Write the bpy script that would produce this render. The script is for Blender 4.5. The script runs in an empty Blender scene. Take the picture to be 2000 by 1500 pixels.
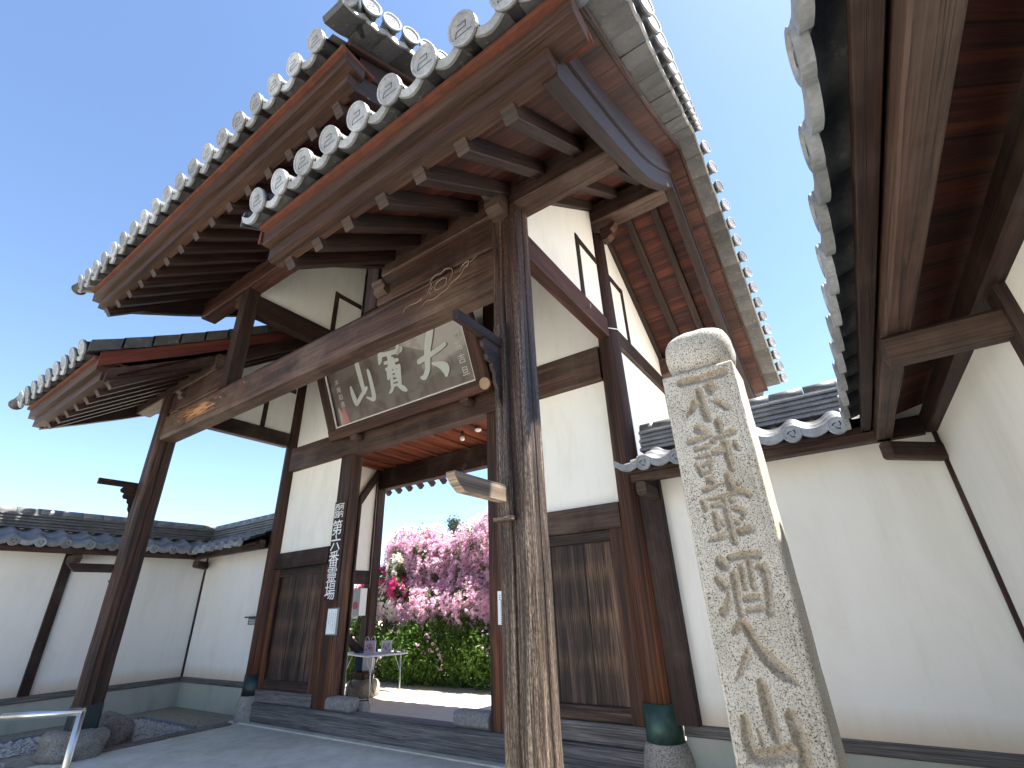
import bpy, math, random
import numpy as np
from mathutils import Vector, Matrix
random.seed(7)
S = bpy.context.scene
COL = S.collection
# ---------------------------------------------------------------- camera
cam = bpy.data.cameras.new('camera'); camo = bpy.data.objects.new('camera', cam); COL.objects.link(camo)
cam.sensor_fit = 'HORIZONTAL'; cam.sensor_width = 36.0; cam.lens = 36*919.95/2000
cam.clip_start = 0.05; cam.clip_end = 2000
yaw, pitch, roll = map(math.radians, (33.5092, 25.1544, -2.3531))
fwd = Vector((-math.sin(yaw)*math.cos(pitch), math.cos(yaw)*math.cos(pitch), math.sin(pitch)))
rgt = Vector((math.cos(yaw), math.sin(yaw), 0)); upv = rgt.cross(fwd)
r2 = rgt*math.cos(roll)+upv*math.sin(roll); u2 = -rgt*math.sin(roll)+upv*math.cos(roll)
M = Matrix((r2, u2, -fwd)).transposed().to_4x4(); M.translation = Vector((5.2453, -5.0603, 1.5))
camo.matrix_world = M; S.camera = camo
# ---------------------------------------------------------------- sky, sun, exposure
SUN = Vector((.43, .28, 1.0)).normalized()
elev = math.asin(SUN.z); rotz = math.atan2(SUN.x, SUN.y)
w = bpy.data.worlds.new('World'); S.world = w; w.use_nodes = True
nt = w.node_tree; bg = nt.nodes['Background']
sky = nt.nodes.new('ShaderNodeTexSky'); sky.sky_type = 'NISHITA'; sky.sun_disc = False
sky.sun_elevation = elev; sky.sun_rotation = rotz; sky.air_density = 1.0; sky.dust_density = 0.4; sky.ozone_density = 3.0
nt.links.new(sky.outputs[0], bg.inputs[0]); bg.inputs[1].default_value = 0.072
sd = bpy.data.lights.new('sun', 'SUN'); sd.energy = 5.0; sd.angle = math.radians(.5); sd.color = (1, .95, .86)
so = bpy.data.objects.new('sun', sd); COL.objects.link(so); so.rotation_euler = SUN.to_track_quat('Z', 'Y').to_euler()
S.view_settings.view_transform = 'Standard'; S.view_settings.look = 'None'; S.view_settings.gamma = 1
S.view_settings.exposure = 2.15
S.cycles.max_bounces = 8; S.cycles.diffuse_bounces = 5
# ---------------------------------------------------------------- helpers
def tag(o, label=None, cat=None, group=None, kind=None):
    if label: o['label'] = label
    if cat: o['category'] = cat
    if group: o['group'] = group
    if kind: o['kind'] = kind
    return o
def thing(name, label, cat, loc=(0, 0, 0), group=None):
    o = bpy.data.objects.new(name, None); COL.objects.link(o); o.location = loc; o.empty_display_size = .1
    return tag(o, label, cat, group)
def base_of(o):
    v = Vector((0, 0, 0))
    while o is not None: v += Vector(o.location); o = o.parent
    return v
class MB:
    """collects geometry in world space, builds ONE mesh object"""
    def __init__(s): s.v = []; s.f = []; s.uv = []; s.sm = []; s.mi = []; s.cur = 0
    def face(s, idx, uvs=None, smooth=False):
        s.f.append(tuple(idx)); s.mi.append(s.cur); s.uv.append(uvs if uvs else [(0, 0)]*len(idx)); s.sm.append(smooth)
    def poly(s, pts, uvs=None, smooth=False):
        n = len(s.v); s.v += [tuple(p) for p in pts]
        s.face(range(n, n+len(pts)), uvs, smooth)
    def sweep(s, sec, frames, caps=True, closed=True, smooth=False, uvo=None, us=1.0):
        """sec: 2d section points; frames: list of (origin, xaxis, yaxis)"""
        n0 = len(s.v); m = len(sec)
        uo, vo = uvo if uvo else (random.uniform(0, 40), random.uniform(0, 40))
        per = [0]
        for i in range(m): a = sec[i]; b = sec[(i+1) % m]; per.append(per[-1]+math.hypot(b[0]-a[0], b[1]-a[1]))
        L = 0; Ls = []
        for k, (o, x, y) in enumerate(frames):
            o = Vector(o); x = Vector(x); y = Vector(y)
            if k: L += (o-prev).length*us
            prev = o; Ls.append(L)
            for (a, b) in sec: s.v.append(tuple(o+x*a+y*b))
        rng = m if closed else m-1
        for k in range(len(frames)-1):
            for i in range(rng):
                j = (i+1) % m; a = n0+k*m+i; b = n0+k*m+j; c = n0+(k+1)*m+j; d = n0+(k+1)*m+i
                s.face((a, b, c, d), [(Ls[k]+uo, per[i]+vo), (Ls[k]+uo, per[i+1]+vo), (Ls[k+1]+uo, per[i+1]+vo), (Ls[k+1]+uo, per[i]+vo)], smooth)
        if caps and closed:
            e = n0+(len(frames)-1)*m
            s.face(range(n0+m-1, n0-1, -1), [(uo+sec[i][0]*.3, vo+sec[i][1]) for i in range(m-1, -1, -1)])
            s.face(range(e, e+m), [(uo+sec[i][0]*.3, vo+sec[i][1]) for i in range(m)])
    def beam(s, p0, p1, w, h, up=(0, 0, 1), ch=.008, seg=1, smooth=False, off=(0, 0)):
        """chamfered rectangular bar; w across, h along up"""
        p0 = Vector(p0); p1 = Vector(p1); d = (p1-p0).normalized(); up = Vector(up)
        x = d.cross(up).normalized(); y = x.cross(d).normalized()
        s.sweep(rect(w, h, ch), [(p0.lerp(p1, k/seg)+x*off[0]+y*off[1], x, y) for k in range(seg+1)])
    def box(s, x0, x1, y0, y1, z0, z1, g='x', ch=.004):
        if g == 'x': s.beam((x0, (y0+y1)/2, (z0+z1)/2), (x1, (y0+y1)/2, (z0+z1)/2), y1-y0, z1-z0, (0, 0, 1), ch)
        elif g == 'y': s.beam(((x0+x1)/2, y0, (z0+z1)/2), ((x0+x1)/2, y1, (z0+z1)/2), x1-x0, z1-z0, (0, 0, 1), ch)
        else: s.beam(((x0+x1)/2, (y0+y1)/2, z0), ((x0+x1)/2, (y0+y1)/2, z1), x1-x0, y1-y0, (0, 1, 0), ch)
    def ext(s, poly, o, x, y, n, t):
        """extrude a 2d polygon by t along n"""
        s.sweep(poly, [(o, x, y), (Vector(o)+Vector(n)*t, x, y)], us=.3)
    def tube(s, pts, r, n=8, smooth=True, caps=True):
        fr = []; P = [Vector(p) for p in pts]
        for i, p in enumerate(P):
            t = (P[min(i+1, len(P)-1)]-P[max(i-1, 0)]).normalized()
            up = Vector((0, 0, 1)) if abs(t.z) < .9 else Vector((1, 0, 0))
            x = t.cross(up).normalized(); y = x.cross(t).normalized(); rr = r[i] if isinstance(r, (list, tuple)) else r
            fr.append((p, x*rr, y*rr))
        s.sweep([(math.cos(2*math.pi*k/n), math.sin(2*math.pi*k/n)) for k in range(n)], fr, caps, True, smooth)
    def lathe(s, c, prof, n=24, axis='z', sx=1, sy=1):
        c = Vector(c); n0 = len(s.v)
        for (r, z) in prof:
            for k in range(n):
                a = 2*math.pi*k/n; s.v.append((c.x+r*math.cos(a)*sx, c.y+r*math.sin(a)*sy, c.z+z))
        for i in range(len(prof)-1):
            for k in range(n):
                j = (k+1) % n; s.face((n0+i*n+k, n0+i*n+j, n0+(i+1)*n+j, n0+(i+1)*n+k), None, True)
        s.face(range(n0+n-1, n0-1, -1)); e = n0+(len(prof)-1)*n; s.face(range(e, e+n))
    def build(s, name, mat, parent=None, fix=True):
        b = base_of(parent) if parent else Vector((0, 0, 0))
        me = bpy.data.meshes.new(name)
        me.from_pydata([(x-b.x, y-b.y, z-b.z) for x, y, z in s.v], [], s.f)
        uvl = me.uv_layers.new(name='UVMap')
        flat = [c for f in s.uv for q in f for c in q]
        uvl.data.foreach_set('uv', flat); me.polygons.foreach_set('use_smooth', s.sm); me.polygons.foreach_set('material_index', s.mi)
        if fix:
            import bmesh
            bm = bmesh.new(); bm.from_mesh(me); bmesh.ops.recalc_face_normals(bm, faces=bm.faces); bm.to_mesh(me); bm.free()
        for q in (mat if isinstance(mat, (list, tuple)) else [mat]): me.materials.append(q)
        o = bpy.data.objects.new(name, me); COL.objects.link(o)
        if parent: o.parent = parent
        return o
def rect(w, h, ch=.008):
    a = w/2; b = h/2; c = min(ch, a*.45, b*.45)
    return [(-a+c, -b), (a-c, -b), (a, -b+c), (a, b-c), (a-c, b), (-a+c, b), (-a, b-c), (-a, -b+c)]
def ngon(r, n): return [(r*math.cos(2*math.pi*(k+.5)/n), r*math.sin(2*math.pi*(k+.5)/n)) for k in range(n)]
# ---------------------------------------------------------------- materials
def mat(name):
    m = bpy.data.materials.new(name); m.use_nodes = True; nt = m.node_tree
    return m, nt, nt.nodes['Principled BSDF']
def N(nt, t, **k):
    n = nt.nodes.new(t)
    for a, b in k.items():
        if a.startswith('i_'): n.inputs[int(a[2:])].default_value = b
        else: setattr(n, a, b)
    return n
def ramp(nt, stops, src):
    r = N(nt, 'ShaderNodeValToRGB'); e = r.color_ramp.elements
    while len(e) < len(stops): e.new(.5)
    for x, (p, c) in zip(e, stops): x.position = p; x.color = (*c, 1) if len(c) == 3 else c
    nt.links.new(src, r.inputs[0]); return r
def mixc(nt, a, b, f, mode='MIX'):
    m = N(nt, 'ShaderNodeMix', data_type='RGBA', blend_type=mode)
    for s, v in ((0, f), (6, a), (7, b)):
        if isinstance(v, (int, float)): m.inputs[s].default_value = v
        elif isinstance(v, tuple): m.inputs[s].default_value = (*v, 1)
        else: nt.links.new(v, m.inputs[s])
    return m.outputs[2]
def math_(nt, op, a, b=0.0):
    m = N(nt, 'ShaderNodeMath', operation=op)
    for i, v in enumerate((a, b)):
        if isinstance(v, (int, float)): m.inputs[i].default_value = v
        else: nt.links.new(v, m.inputs[i])
    return m.outputs[0]
def noise(nt, vec, scale=1, detail=4, rough=.55, dist=0.0):
    n = N(nt, 'ShaderNodeTexNoise'); n.inputs['Scale'].default_value = scale; n.inputs['Detail'].default_value = detail
    n.inputs['Roughness'].default_value = rough; n.inputs['Distortion'].default_value = dist
    if vec is not None: nt.links.new(vec, n.inputs['Vector'])
    return n.outputs[0]
def mapping(nt, src, sc):
    m = N(nt, 'ShaderNodeMapping'); m.inputs['Scale'].default_value = sc; nt.links.new(src, m.inputs['Vector']); return m.outputs[0]
def wood(name, c1, c2, c3, spread=(.37, .5, .64), crack=.5, fine=.5, wear=None, speck=0, rough=.62, zmix=None, planks=None, bump=.35, splinter=False, bands=None):
    m, nt, bs = mat(name); uv = N(nt, 'ShaderNodeUVMap').outputs[0]; pos = N(nt, 'ShaderNodeNewGeometry').outputs['Position']
    A = noise(nt, mapping(nt, uv, (.45, 10, 1)), 1, 5, .6, .6)
    B = noise(nt, mapping(nt, uv, (2.2, 95, 1)), 1, 4, .65, .25)
    f = math_(nt, 'ADD', math_(nt, 'MULTIPLY', A, 1-fine), math_(nt, 'MULTIPLY', B, fine))
    r = ramp(nt, list(zip(spread, (c1, c2, c3))), f); col = r.outputs[0]
    if zmix:
        z0, z1, d1, d2, d3 = zmix
        sep = N(nt, 'ShaderNodeSeparateXYZ'); nt.links.new(pos, sep.inputs[0])
        mr = N(nt, 'ShaderNodeMapRange', i_1=z0, i_2=z1, i_3=1., i_4=0.); nt.links.new(sep.outputs[2], mr.inputs[0])
        t = math_(nt, 'ADD', mr.outputs[0], math_(nt, 'MULTIPLY', math_(nt, 'SUBTRACT', noise(nt, mapping(nt, uv, (.5, 14, 1)), 1, 3), .5), 3.0))
        tc = N(nt, 'ShaderNodeClamp'); nt.links.new(t, tc.inputs[0])
        col = mixc(nt, col, ramp(nt, list(zip(spread, (d1, d2, d3))), f).outputs[0], tc.outputs[0])
    if wear:
        W = noise(nt, mapping(nt, pos, (1.3, 1.3, .8)), 1, 5, .65)
        wr = ramp(nt, [(wear[0], (0, 0, 0)), (wear[1], (1, 1, 1))], W); col = mixc(nt, col, wear[2], math_(nt, 'MULTIPLY', wr.outputs[0], math_(nt, 'ADD', B, .25)))
    if speck:
        K = noise(nt, mapping(nt, uv, (26, 150, 1)), 1, 2, .7)
        kr = ramp(nt, [(.44, (.25, .25, .25)), (.56, (1.45, 1.45, 1.45))], K); col = mixc(nt, col, kr.outputs[0], speck, 'MULTIPLY')
    C = noise(nt, mapping(nt, uv, (.35, 24, 1)), 1, 3, .5, .8)
    cr = ramp(nt, [(.478, (1, 1, 1)), (.494, (.12, .1, .1)), (.506, (.12, .1, .1)), (.522, (1, 1, 1))], C)
    col = mixc(nt, col, cr.outputs[0], crack, 'MULTIPLY')
    if bands:
        bz = N(nt, 'ShaderNodeSeparateXYZ'); nt.links.new(pos, bz.inputs[0]); acc = None
        for zc in bands:
            e_ = math_(nt, 'SUBTRACT', 1.0, math_(nt, 'ABSOLUTE', math_(nt, 'DIVIDE', math_(nt, 'SUBTRACT', bz.outputs[2], zc), .13)))
            acc = e_ if acc is None else math_(nt, 'MAXIMUM', acc, e_)
        bw = math_(nt, 'MULTIPLY', math_(nt, 'MAXIMUM', acc, 0.0), ramp(nt, [(.42, (0, 0, 0)), (.6, (1, 1, 1))], B).outputs[0])
        col = mixc(nt, col, (.20, .125, .07), math_(nt, 'MULTIPLY', bw, .6))
    if splinter:
        sx_ = N(nt, 'ShaderNodeSeparateXYZ'); nt.links.new(pos, sx_.inputs[0])
        mx_ = math_(nt, 'SUBTRACT', 1.0, math_(nt, 'ABSOLUTE', math_(nt, 'DIVIDE', math_(nt, 'ADD', sx_.outputs[0], 2.15), .75)))
        mz_ = math_(nt, 'SUBTRACT', 1.0, math_(nt, 'ABSOLUTE', math_(nt, 'DIVIDE', math_(nt, 'SUBTRACT', sx_.outputs[2], 4.27), .17)))
        sp_ = noise(nt, mapping(nt, uv, (3.5, 60, 1)), 1, 4, .6, .3)
        sf_ = math_(nt, 'ADD', sp_, math_(nt, 'MULTIPLY', math_(nt, 'MINIMUM', mx_, mz_), .28))
        col = mixc(nt, col, (.42, .21, .09), ramp(nt, [(.66, (0, 0, 0)), (.70, (1, 1, 1))], sf_).outputs[0])
    if planks:
        sp = N(nt, 'ShaderNodeSeparateXYZ'); nt.links.new(uv, sp.inputs[0])
        q = math_(nt, 'DIVIDE', sp.outputs[1], planks); fr_ = math_(nt, 'FRACT', q); fl = math_(nt, 'FLOOR', q)
        e = math_(nt, 'MINIMUM', fr_, math_(nt, 'SUBTRACT', 1., fr_))
        er = ramp(nt, [(0, (.08, .06, .06)), (.018, (.08, .06, .06)), (.03, (1, 1, 1))], e)
        wn = N(nt, 'ShaderNodeTexWhiteNoise', noise_dimensions='1D'); nt.links.new(fl, wn.inputs[1])
        tint = ramp(nt, [(0, (.55, .55, .6)), (1, (1.25, 1.15, 1.1))], wn.outputs[0])
        col = mixc(nt, mixc(nt, col, tint.outputs[0], .8, 'MULTIPLY'), er.outputs[0], 1., 'MULTIPLY')
    nt.links.new(col, bs.inputs['Base Color']); bs.inputs['Roughness'].default_value = rough
    bs.inputs['Specular IOR Level'].default_value = .35
    bp = N(nt, 'ShaderNodeBump'); bp.inputs['Strength'].default_value = bump; bp.inputs['Distance'].default_value = .01
    crb = N(nt, 'ShaderNodeRGBToBW'); nt.links.new(cr.outputs[0], crb.inputs[0])
    h = math_(nt, 'ADD', math_(nt, 'MULTIPLY', B, .6), math_(nt, 'MULTIPLY', crb.outputs[0], .6))
    nt.links.new(h, bp.inputs['Height']); nt.links.new(bp.outputs[0], bs.inputs['Normal'])
    return m
def simple(name, c, rough=.6, metal=0, vary=.0, vs=6, bump=0, bs_=30, spec=.5):
    m, nt, bs = mat(name); pos = N(nt, 'ShaderNodeNewGeometry').outputs['Position']
    if vary:
        n = noise(nt, pos, vs, 6, .65)
        lo = tuple(max(0, x*(1-vary)) for x in c); hi = tuple(x*(1+vary) for x in c)
        nt.links.new(ramp(nt, [(.3, lo), (.7, hi)], n).outputs[0], bs.inputs['Base Color'])
    else: bs.inputs['Base Color'].default_value = (*c, 1)
    bs.inputs['Roughness'].default_value = rough; bs.inputs['Metallic'].default_value = metal; bs.inputs['Specular IOR Level'].default_value = spec
    if bump:
        bp = N(nt, 'ShaderNodeBump'); bp.inputs['Strength'].default_value = bump; bp.inputs['Distance'].default_value = .01
        nt.links.new(noise(nt, pos, bs_, 5, .6), bp.inputs['Height']); nt.links.new(bp.outputs[0], bs.inputs['Normal'])
    return m
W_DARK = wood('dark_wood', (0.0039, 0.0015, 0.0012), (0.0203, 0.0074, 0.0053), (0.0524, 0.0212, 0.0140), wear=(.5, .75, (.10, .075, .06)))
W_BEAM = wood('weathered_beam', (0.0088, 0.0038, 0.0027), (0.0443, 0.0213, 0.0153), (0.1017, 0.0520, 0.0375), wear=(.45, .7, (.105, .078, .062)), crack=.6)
W_RAFT = wood('rafter_wood', (0.0050, 0.0023, 0.0018), (0.0228, 0.0110, 0.0088), (0.0620, 0.0325, 0.0252), fine=.6)
W_RED = wood('red_sheathing', (0.0081, 0.0021, 0.0018), (0.0516, 0.0117, 0.0079), (0.1341, 0.0361, 0.0170), planks=.21, crack=.2, fine=.35)
W_REDB = wood('red_board', (.03, .006, .004), (.09, .018, .01), (.15, .035, .018), crack=.2)
W_POST = wood('post_wood', (0.0054, 0.0027, 0.0027), (0.0252, 0.0108, 0.0081), (0.0720, 0.0306, 0.0198), fine=.4, crack=.7,
              zmix=(.6, 3.6, (.012, .005, .003), (.085, .027, .011), (.27, .10, .035)))
W_PL = wood('old_post_wood', (0.0054, 0.0027, 0.0027), (0.0315, 0.0150, 0.0112), (0.1121, 0.0517, 0.0302), fine=.45, crack=.8)
W_PR = wood('grey_post_wood', (.012, .006, .005), (.05, .026, .020), (.13, .075, .055), fine=.42, crack=.9, speck=.75,
            zmix=(1.2, 3.9, (.016, .011, .009), (.085, .062, .05), (.36, .29, .23)), bump=.6)
W_PANEL = wood('panel_wood', (.008, .005, .004), (.042, .026, .02), (.19, .125, .09), fine=.45, crack=.5, planks=.42, bump=.5, bands=(.95, 1.35, 1.80))
W_BRED = wood('brown_red_wood', (0.0099, 0.0040, 0.0032), (0.0488, 0.0180, 0.0128), (0.1121, 0.0474, 0.0310), crack=.4)
W_LINT = wood('lintel_wood', (0.0084, 0.0039, 0.0031), (0.0456, 0.0229, 0.0166), (0.1093, 0.0627, 0.0459), wear=(.45, .7, (.14, .095, .07)), crack=.7, splinter=True)
W_SILL = wood('sill_wood', (0.0508, 0.0464, 0.0482), (0.1232, 0.1160, 0.1171), (0.2900, 0.2610, 0.2411), fine=.6, crack=.6, bump=.5)
W_EAVE = wood('eave_board', (0.0078, 0.0030, 0.0017), (0.0315, 0.0134, 0.0079), (0.0810, 0.0413, 0.0254), fine=.5, crack=.3)
W_BARGE = wood('barge_wood', (0.0049, 0.0023, 0.0020), (0.0190, 0.0096, 0.0085), (0.0406, 0.0221, 0.0197), fine=.6, crack=.3)
W_CEIL = wood('ceiling_boards', (.05, .012, .007), (.15, .035, .015), (.30, .09, .03), planks=.17, fine=.4, crack=.3)
CLAY = simple('orange_clay', (.085, .023, .012), .9, vary=.35, vs=9, bump=.5)
def tile_mat(name, c, rough=.5):
    m, nt, bs = mat(name); pos = N(nt, 'ShaderNodeNewGeometry').outputs['Position']
    n = noise(nt, pos, 5, 6, .7); n2 = noise(nt, pos, 60, 3, .6)
    col = ramp(nt, [(.3, tuple(x*.6 for x in c)), (.55, c), (.8, tuple(x*1.35 for x in c))], n).outputs[0]
    col = mixc(nt, col, ramp(nt, [(.35, (.7, .7, .68)), (.6, (1, 1, 1))], n2).outputs[0], .7, 'MULTIPLY')
    oi = N(nt, 'ShaderNodeObjectInfo'); col = mixc(nt, col, ramp(nt, [(0, (.62, .61, .58)), (.5, (.95, .95, .95)), (1, (1.18, 1.18, 1.2))], oi.outputs['Random']).outputs[0], 1.0, 'MULTIPLY')
    lich = noise(nt, pos, 22, 5, .75); col = mixc(nt, col, (.30, .29, .22), ramp(nt, [(.60, (0, 0, 0)), (.68, (.6, .6, .6))], lich).outputs[0])
    nt.links.new(col, bs.inputs['Base Color']); bs.inputs['Roughness'].default_value = rough; bs.inputs['Specular IOR Level'].default_value = .35
    bp = N(nt, 'ShaderNodeBump'); bp.inputs['Strength'].default_value = .25; bp.inputs['Distance'].default_value = .004
    nt.links.new(n2, bp.inputs['Height']); nt.links.new(bp.outputs[0], bs.inputs['Normal'])
    return m
TILE = tile_mat('smoked_tile', (.075, .077, .083)); TILE_W = tile_mat('wall_roof_tile', (.19, .195, .21), .42); TILE_L = tile_mat('pale_tile_face', (.29, .305, .33), .42); TILE_D = simple('incised_mark', (.04, .042, .05), .7)
def plaster_mat(name, c, stain=(.55, .52, .44), base=None):
    m, nt, bs = mat(name); pos = N(nt, 'ShaderNodeNewGeometry').outputs['Position']
    n = noise(nt, mapping(nt, pos, (1, 1, .35)), 1.6, 6, .65, .4); n2 = noise(nt, mapping(nt, pos, (1, 1, .12)), 7, 5, .65)
    col = ramp(nt, [(.28, stain), (.52, c), (.8, tuple(min(.9, x*1.04) for x in c))], n).outputs[0]
    col = mixc(nt, col, ramp(nt, [(.30, (.90, .89, .86)), (.48, (1, 1, 1))], n2).outputs[0], .45, 'MULTIPLY')
    if base is not None:
        sep = N(nt, 'ShaderNodeSeparateXYZ'); nt.links.new(pos, sep.inputs[0])
        zz = math_(nt, 'ADD', sep.outputs[2], math_(nt, 'MULTIPLY', n2, -.16))
        mr = N(nt, 'ShaderNodeMapRange', i_1=base-.09, i_2=base+.12, i_3=.75, i_4=0.); nt.links.new(zz, mr.inputs[0])
        col = mixc(nt, col, (.60, .47, .33), mr.outputs[0])
    nt.links.new(col, bs.inputs['Base Color']); bs.inputs['Roughness'].default_value = .9; bs.inputs['Specular IOR Level'].default_value = .15
    bp = N(nt, 'ShaderNodeBump'); bp.inputs['Strength'].default_value = .12; bp.inputs['Distance'].default_value = .01
    nt.links.new(noise(nt, pos, 14, 6, .6), bp.inputs['Height']); nt.links.new(bp.outputs[0], bs.inputs['Normal'])
    return m
PLAS = plaster_mat('white_plaster', (.82, .81, .78), (.72, .70, .64)); PLAS_W = plaster_mat('wall_plaster', (.82, .81, .79), (.74, .73, .69), .5)
PLAS_B = plaster_mat('base_plaster', (.42, .43, .38), (.30, .32, .27))
COPPER = simple('copper_patina', (.035, .078, .068), .45, .35, .6, 7, .2)
COPPER_D = simple('dark_copper', (.03, .045, .05), .4, .5, .4, 5)
def granite(name, c, dark=.05, scale=170, attr=False, rough=.85):
    m, nt, bs = mat(name); pos = N(nt, 'ShaderNodeNewGeometry').outputs['Position']
    n = noise(nt, pos, scale, 2, .6); n2 = noise(nt, pos, 3.5, 6, .7); n3 = noise(nt, pos, scale*.45, 3, .6)
    col = ramp(nt, [(.34, (dark,)*3), (.41, tuple(x*.62 for x in c)), (.48, c), (.7, tuple(x*1.2 for x in c))], n).outputs[0]
    col = mixc(nt, col, ramp(nt, [(.3, (.72, .70, .68)), (.62, (1, 1, 1))], n3).outputs[0], .7, 'MULTIPLY')
    col = mixc(nt, col, ramp(nt, [(.35, (.72, .68, .6)), (.6, (1, 1, 1))], n2).outputs[0], .7, 'MULTIPLY')
    if attr:
        at = N(nt, 'ShaderNodeAttribute', attribute_name='groove')
        gg = math_(nt, 'MULTIPLY', at.outputs['Fac'], ramp(nt, [(.38, (.30, .30, .30)), (.62, (.72, .72, .72))], noise(nt, pos, 22, 5, .75)).outputs[0])
        col = mixc(nt, col, (.22, .165, .10), gg)
    nt.links.new(col, bs.inputs['Base Color']); bs.inputs['Roughness'].default_value = rough; bs.inputs['Specular IOR Level'].default_value = .25
    bp = N(nt, 'ShaderNodeBump'); bp.inputs['Strength'].default_value = .35; bp.inputs['Distance'].default_value = .003
    nt.links.new(n3, bp.inputs['Height']); nt.links.new(bp.outputs[0], bs.inputs['Normal'])
    return m
def ground_mat():
    m, nt, bs = mat('concrete'); pos = N(nt, 'ShaderNodeNewGeometry').outputs['Position']
    n1 = noise(nt, pos, .9, 7, .65, .6); n2 = noise(nt, pos, 5, 6, .7); n3 = noise(nt, pos, 170, 2, .6)
    col = ramp(nt, [(.3, (.56, .52, .43)), (.5, (.70, .66, .56)), (.72, (.76, .72, .63))], n1).outputs[0]
    col = mixc(nt, col, ramp(nt, [(.36, (.80, .79, .76)), (.56, (1, 1, 1))], n2).outputs[0], .8, 'MULTIPLY')
    col = mixc(nt, col, ramp(nt, [(.33, (.45, .44, .42)), (.42, (1, 1, 1))], n3).outputs[0], .7, 'MULTIPLY')
    nt.links.new(col, bs.inputs['Base Color']); bs.inputs['Roughness'].default_value = .85; bs.inputs['Specular IOR Level'].default_value = .3
    bp = N(nt, 'ShaderNodeBump'); bp.inputs['Strength'].default_value = .3; bp.inputs['Distance'].default_value = .006
    nt.links.new(math_(nt, 'ADD', n2, math_(nt, 'MULTIPLY', n3, .3)), bp.inputs['Height']); nt.links.new(bp.outputs[0], bs.inputs['Normal']); return m
GRAN = granite('granite', (.53, .505, .46), attr=True); STONE = granite('foundation_stone', (.30, .28, .25), .08, 90); KERB = granite('kerb_stone', (.24, .20, .18), .07, 60)
CONC = ground_mat(); YARD = simple('yard_earth', (.50, .44, .36), .95, 0, .15, 3, .3, 50)
YARD2 = simple('gate_floor_earth', (.56, .50, .42), .95, 0, .12, 3, .25, 50)
SOIL = simple('sandy_soil', (.27, .25, .20), .95, 0, .35, 14, .6, 60)
STEEL = simple('stainless_steel', (.60, .60, .57), .33, 1.0, .06, 20); ALU = simple('aluminium', (.55, .56, .58), .4, .9)
WHITE = simple('white_paint', (.82, .83, .84), .5); PAPER = simple('paper', (.80, .84, .88), .7); INK = simple('ink', (.06, .06, .07), .7); INK_L = simple('faded_ink', (.30, .33, .38), .7)
IRON = simple('rusty_iron', (.06, .05, .05), .6, .6)
def text_mesh(name, body, size, o, x, y, n, t, mt, parent, align='CENTER', col_h=None):
    cu = bpy.data.curves.new(name, 'FONT'); cu.body = body; cu.size = size; cu.extrude = t; cu.align_x = align; cu.align_y = 'CENTER'; cu.resolution_u = 3
    if col_h: cu.space_line = col_h
    tmp = bpy.data.objects.new('tmp', cu); COL.objects.link(tmp)
    dg = bpy.context.evaluated_depsgraph_get(); me = bpy.data.meshes.new_from_object(tmp.evaluated_get(dg))
    bpy.data.objects.remove(tmp)
    R = Matrix((Vector(x), Vector(y), Vector(n))).transposed().to_4x4(); R.translation = Vector(o)-base_of(parent)
    me.transform(R); me.materials.clear(); me.materials.append(mt); ob = bpy.data.objects.new(name, me); COL.objects.link(ob); ob.parent = parent
    return ob
def stroke_poly(mb, pts, o, x, y, n, t, lift):
    """smooth ribbon of varying radius in the plane (o,x,y), thickness t"""
    P = [Vector((a, b, r)) for a, b, r in pts]
    if len(P) == 1: P = [P[0]-Vector((P[0].z*.3, 0, 0)), P[0]+Vector((P[0].z*.3, 0, 0))]
    Q = []
    for i in range(len(P)-1):
        p0 = P[max(i-1, 0)]; p1 = P[i]; p2 = P[i+1]; p3 = P[min(i+2, len(P)-1)]
        for k in range(5):
            s = k/5; Q.append(.5*((2*p1)+(p2-p0)*s+(2*p0-5*p1+4*p2-p3)*s*s+(3*p1-p0-3*p2+p3)*s**3))
    Q.append(P[-1]); L = []; Rr = []
    for i, q in enumerate(Q):
        d = Q[min(i+1, len(Q)-1)]-Q[max(i-1, 0)]; d.z = 0
        d = d.normalized() if d.length > 1e-6 else Vector((1, 0, 0)); nn = Vector((-d.y, d.x, 0)); r = max(q.z, .002)
        L.append((q.x+nn.x*r, q.y+nn.y*r)); Rr.append((q.x-nn.x*r, q.y-nn.y*r))
    def cap(q, d, r, s0):
        a0 = math.atan2(d.y, d.x); return [(q.x+r*math.cos(a0+s0*(math.pi/2-k*math.pi/5)), q.y+r*math.sin(a0+s0*(math.pi/2-k*math.pi/5))) for k in range(1, 5)]
    o = Vector(o); x = Vector(x); y = Vector(y); n = Vector(n)
    W = lambda a, h: o+x*a[0]+y*a[1]+n*h
    for i in range(len(Q)-1):
        mb.poly([W(Rr[i], lift+t), W(Rr[i+1], lift+t), W(L[i+1], lift+t), W(L[i], lift+t)])
    de = (Q[-1]-Q[-2]); ds = (Q[0]-Q[1])
    ring = Rr+cap(Q[-1], de, max(Q[-1].z, .002), -1)+L[::-1]+cap(Q[0], ds, max(Q[0].z, .002), -1)
    mb.poly([W(a, lift+t) for a in [Rr[-1]]+cap(Q[-1], de, max(Q[-1].z, .002), -1)+[L[-1]]])
    mb.poly([W(a, lift+t) for a in [L[0]]+cap(Q[0], ds, max(Q[0].z, .002), -1)+[Rr[0]]])
    for i in range(len(ring)):
        a = ring[i]; b = ring[(i+1) % len(ring)]; mb.poly([W(a, lift), W(b, lift), W(b, lift+t), W(a, lift+t)])
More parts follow.
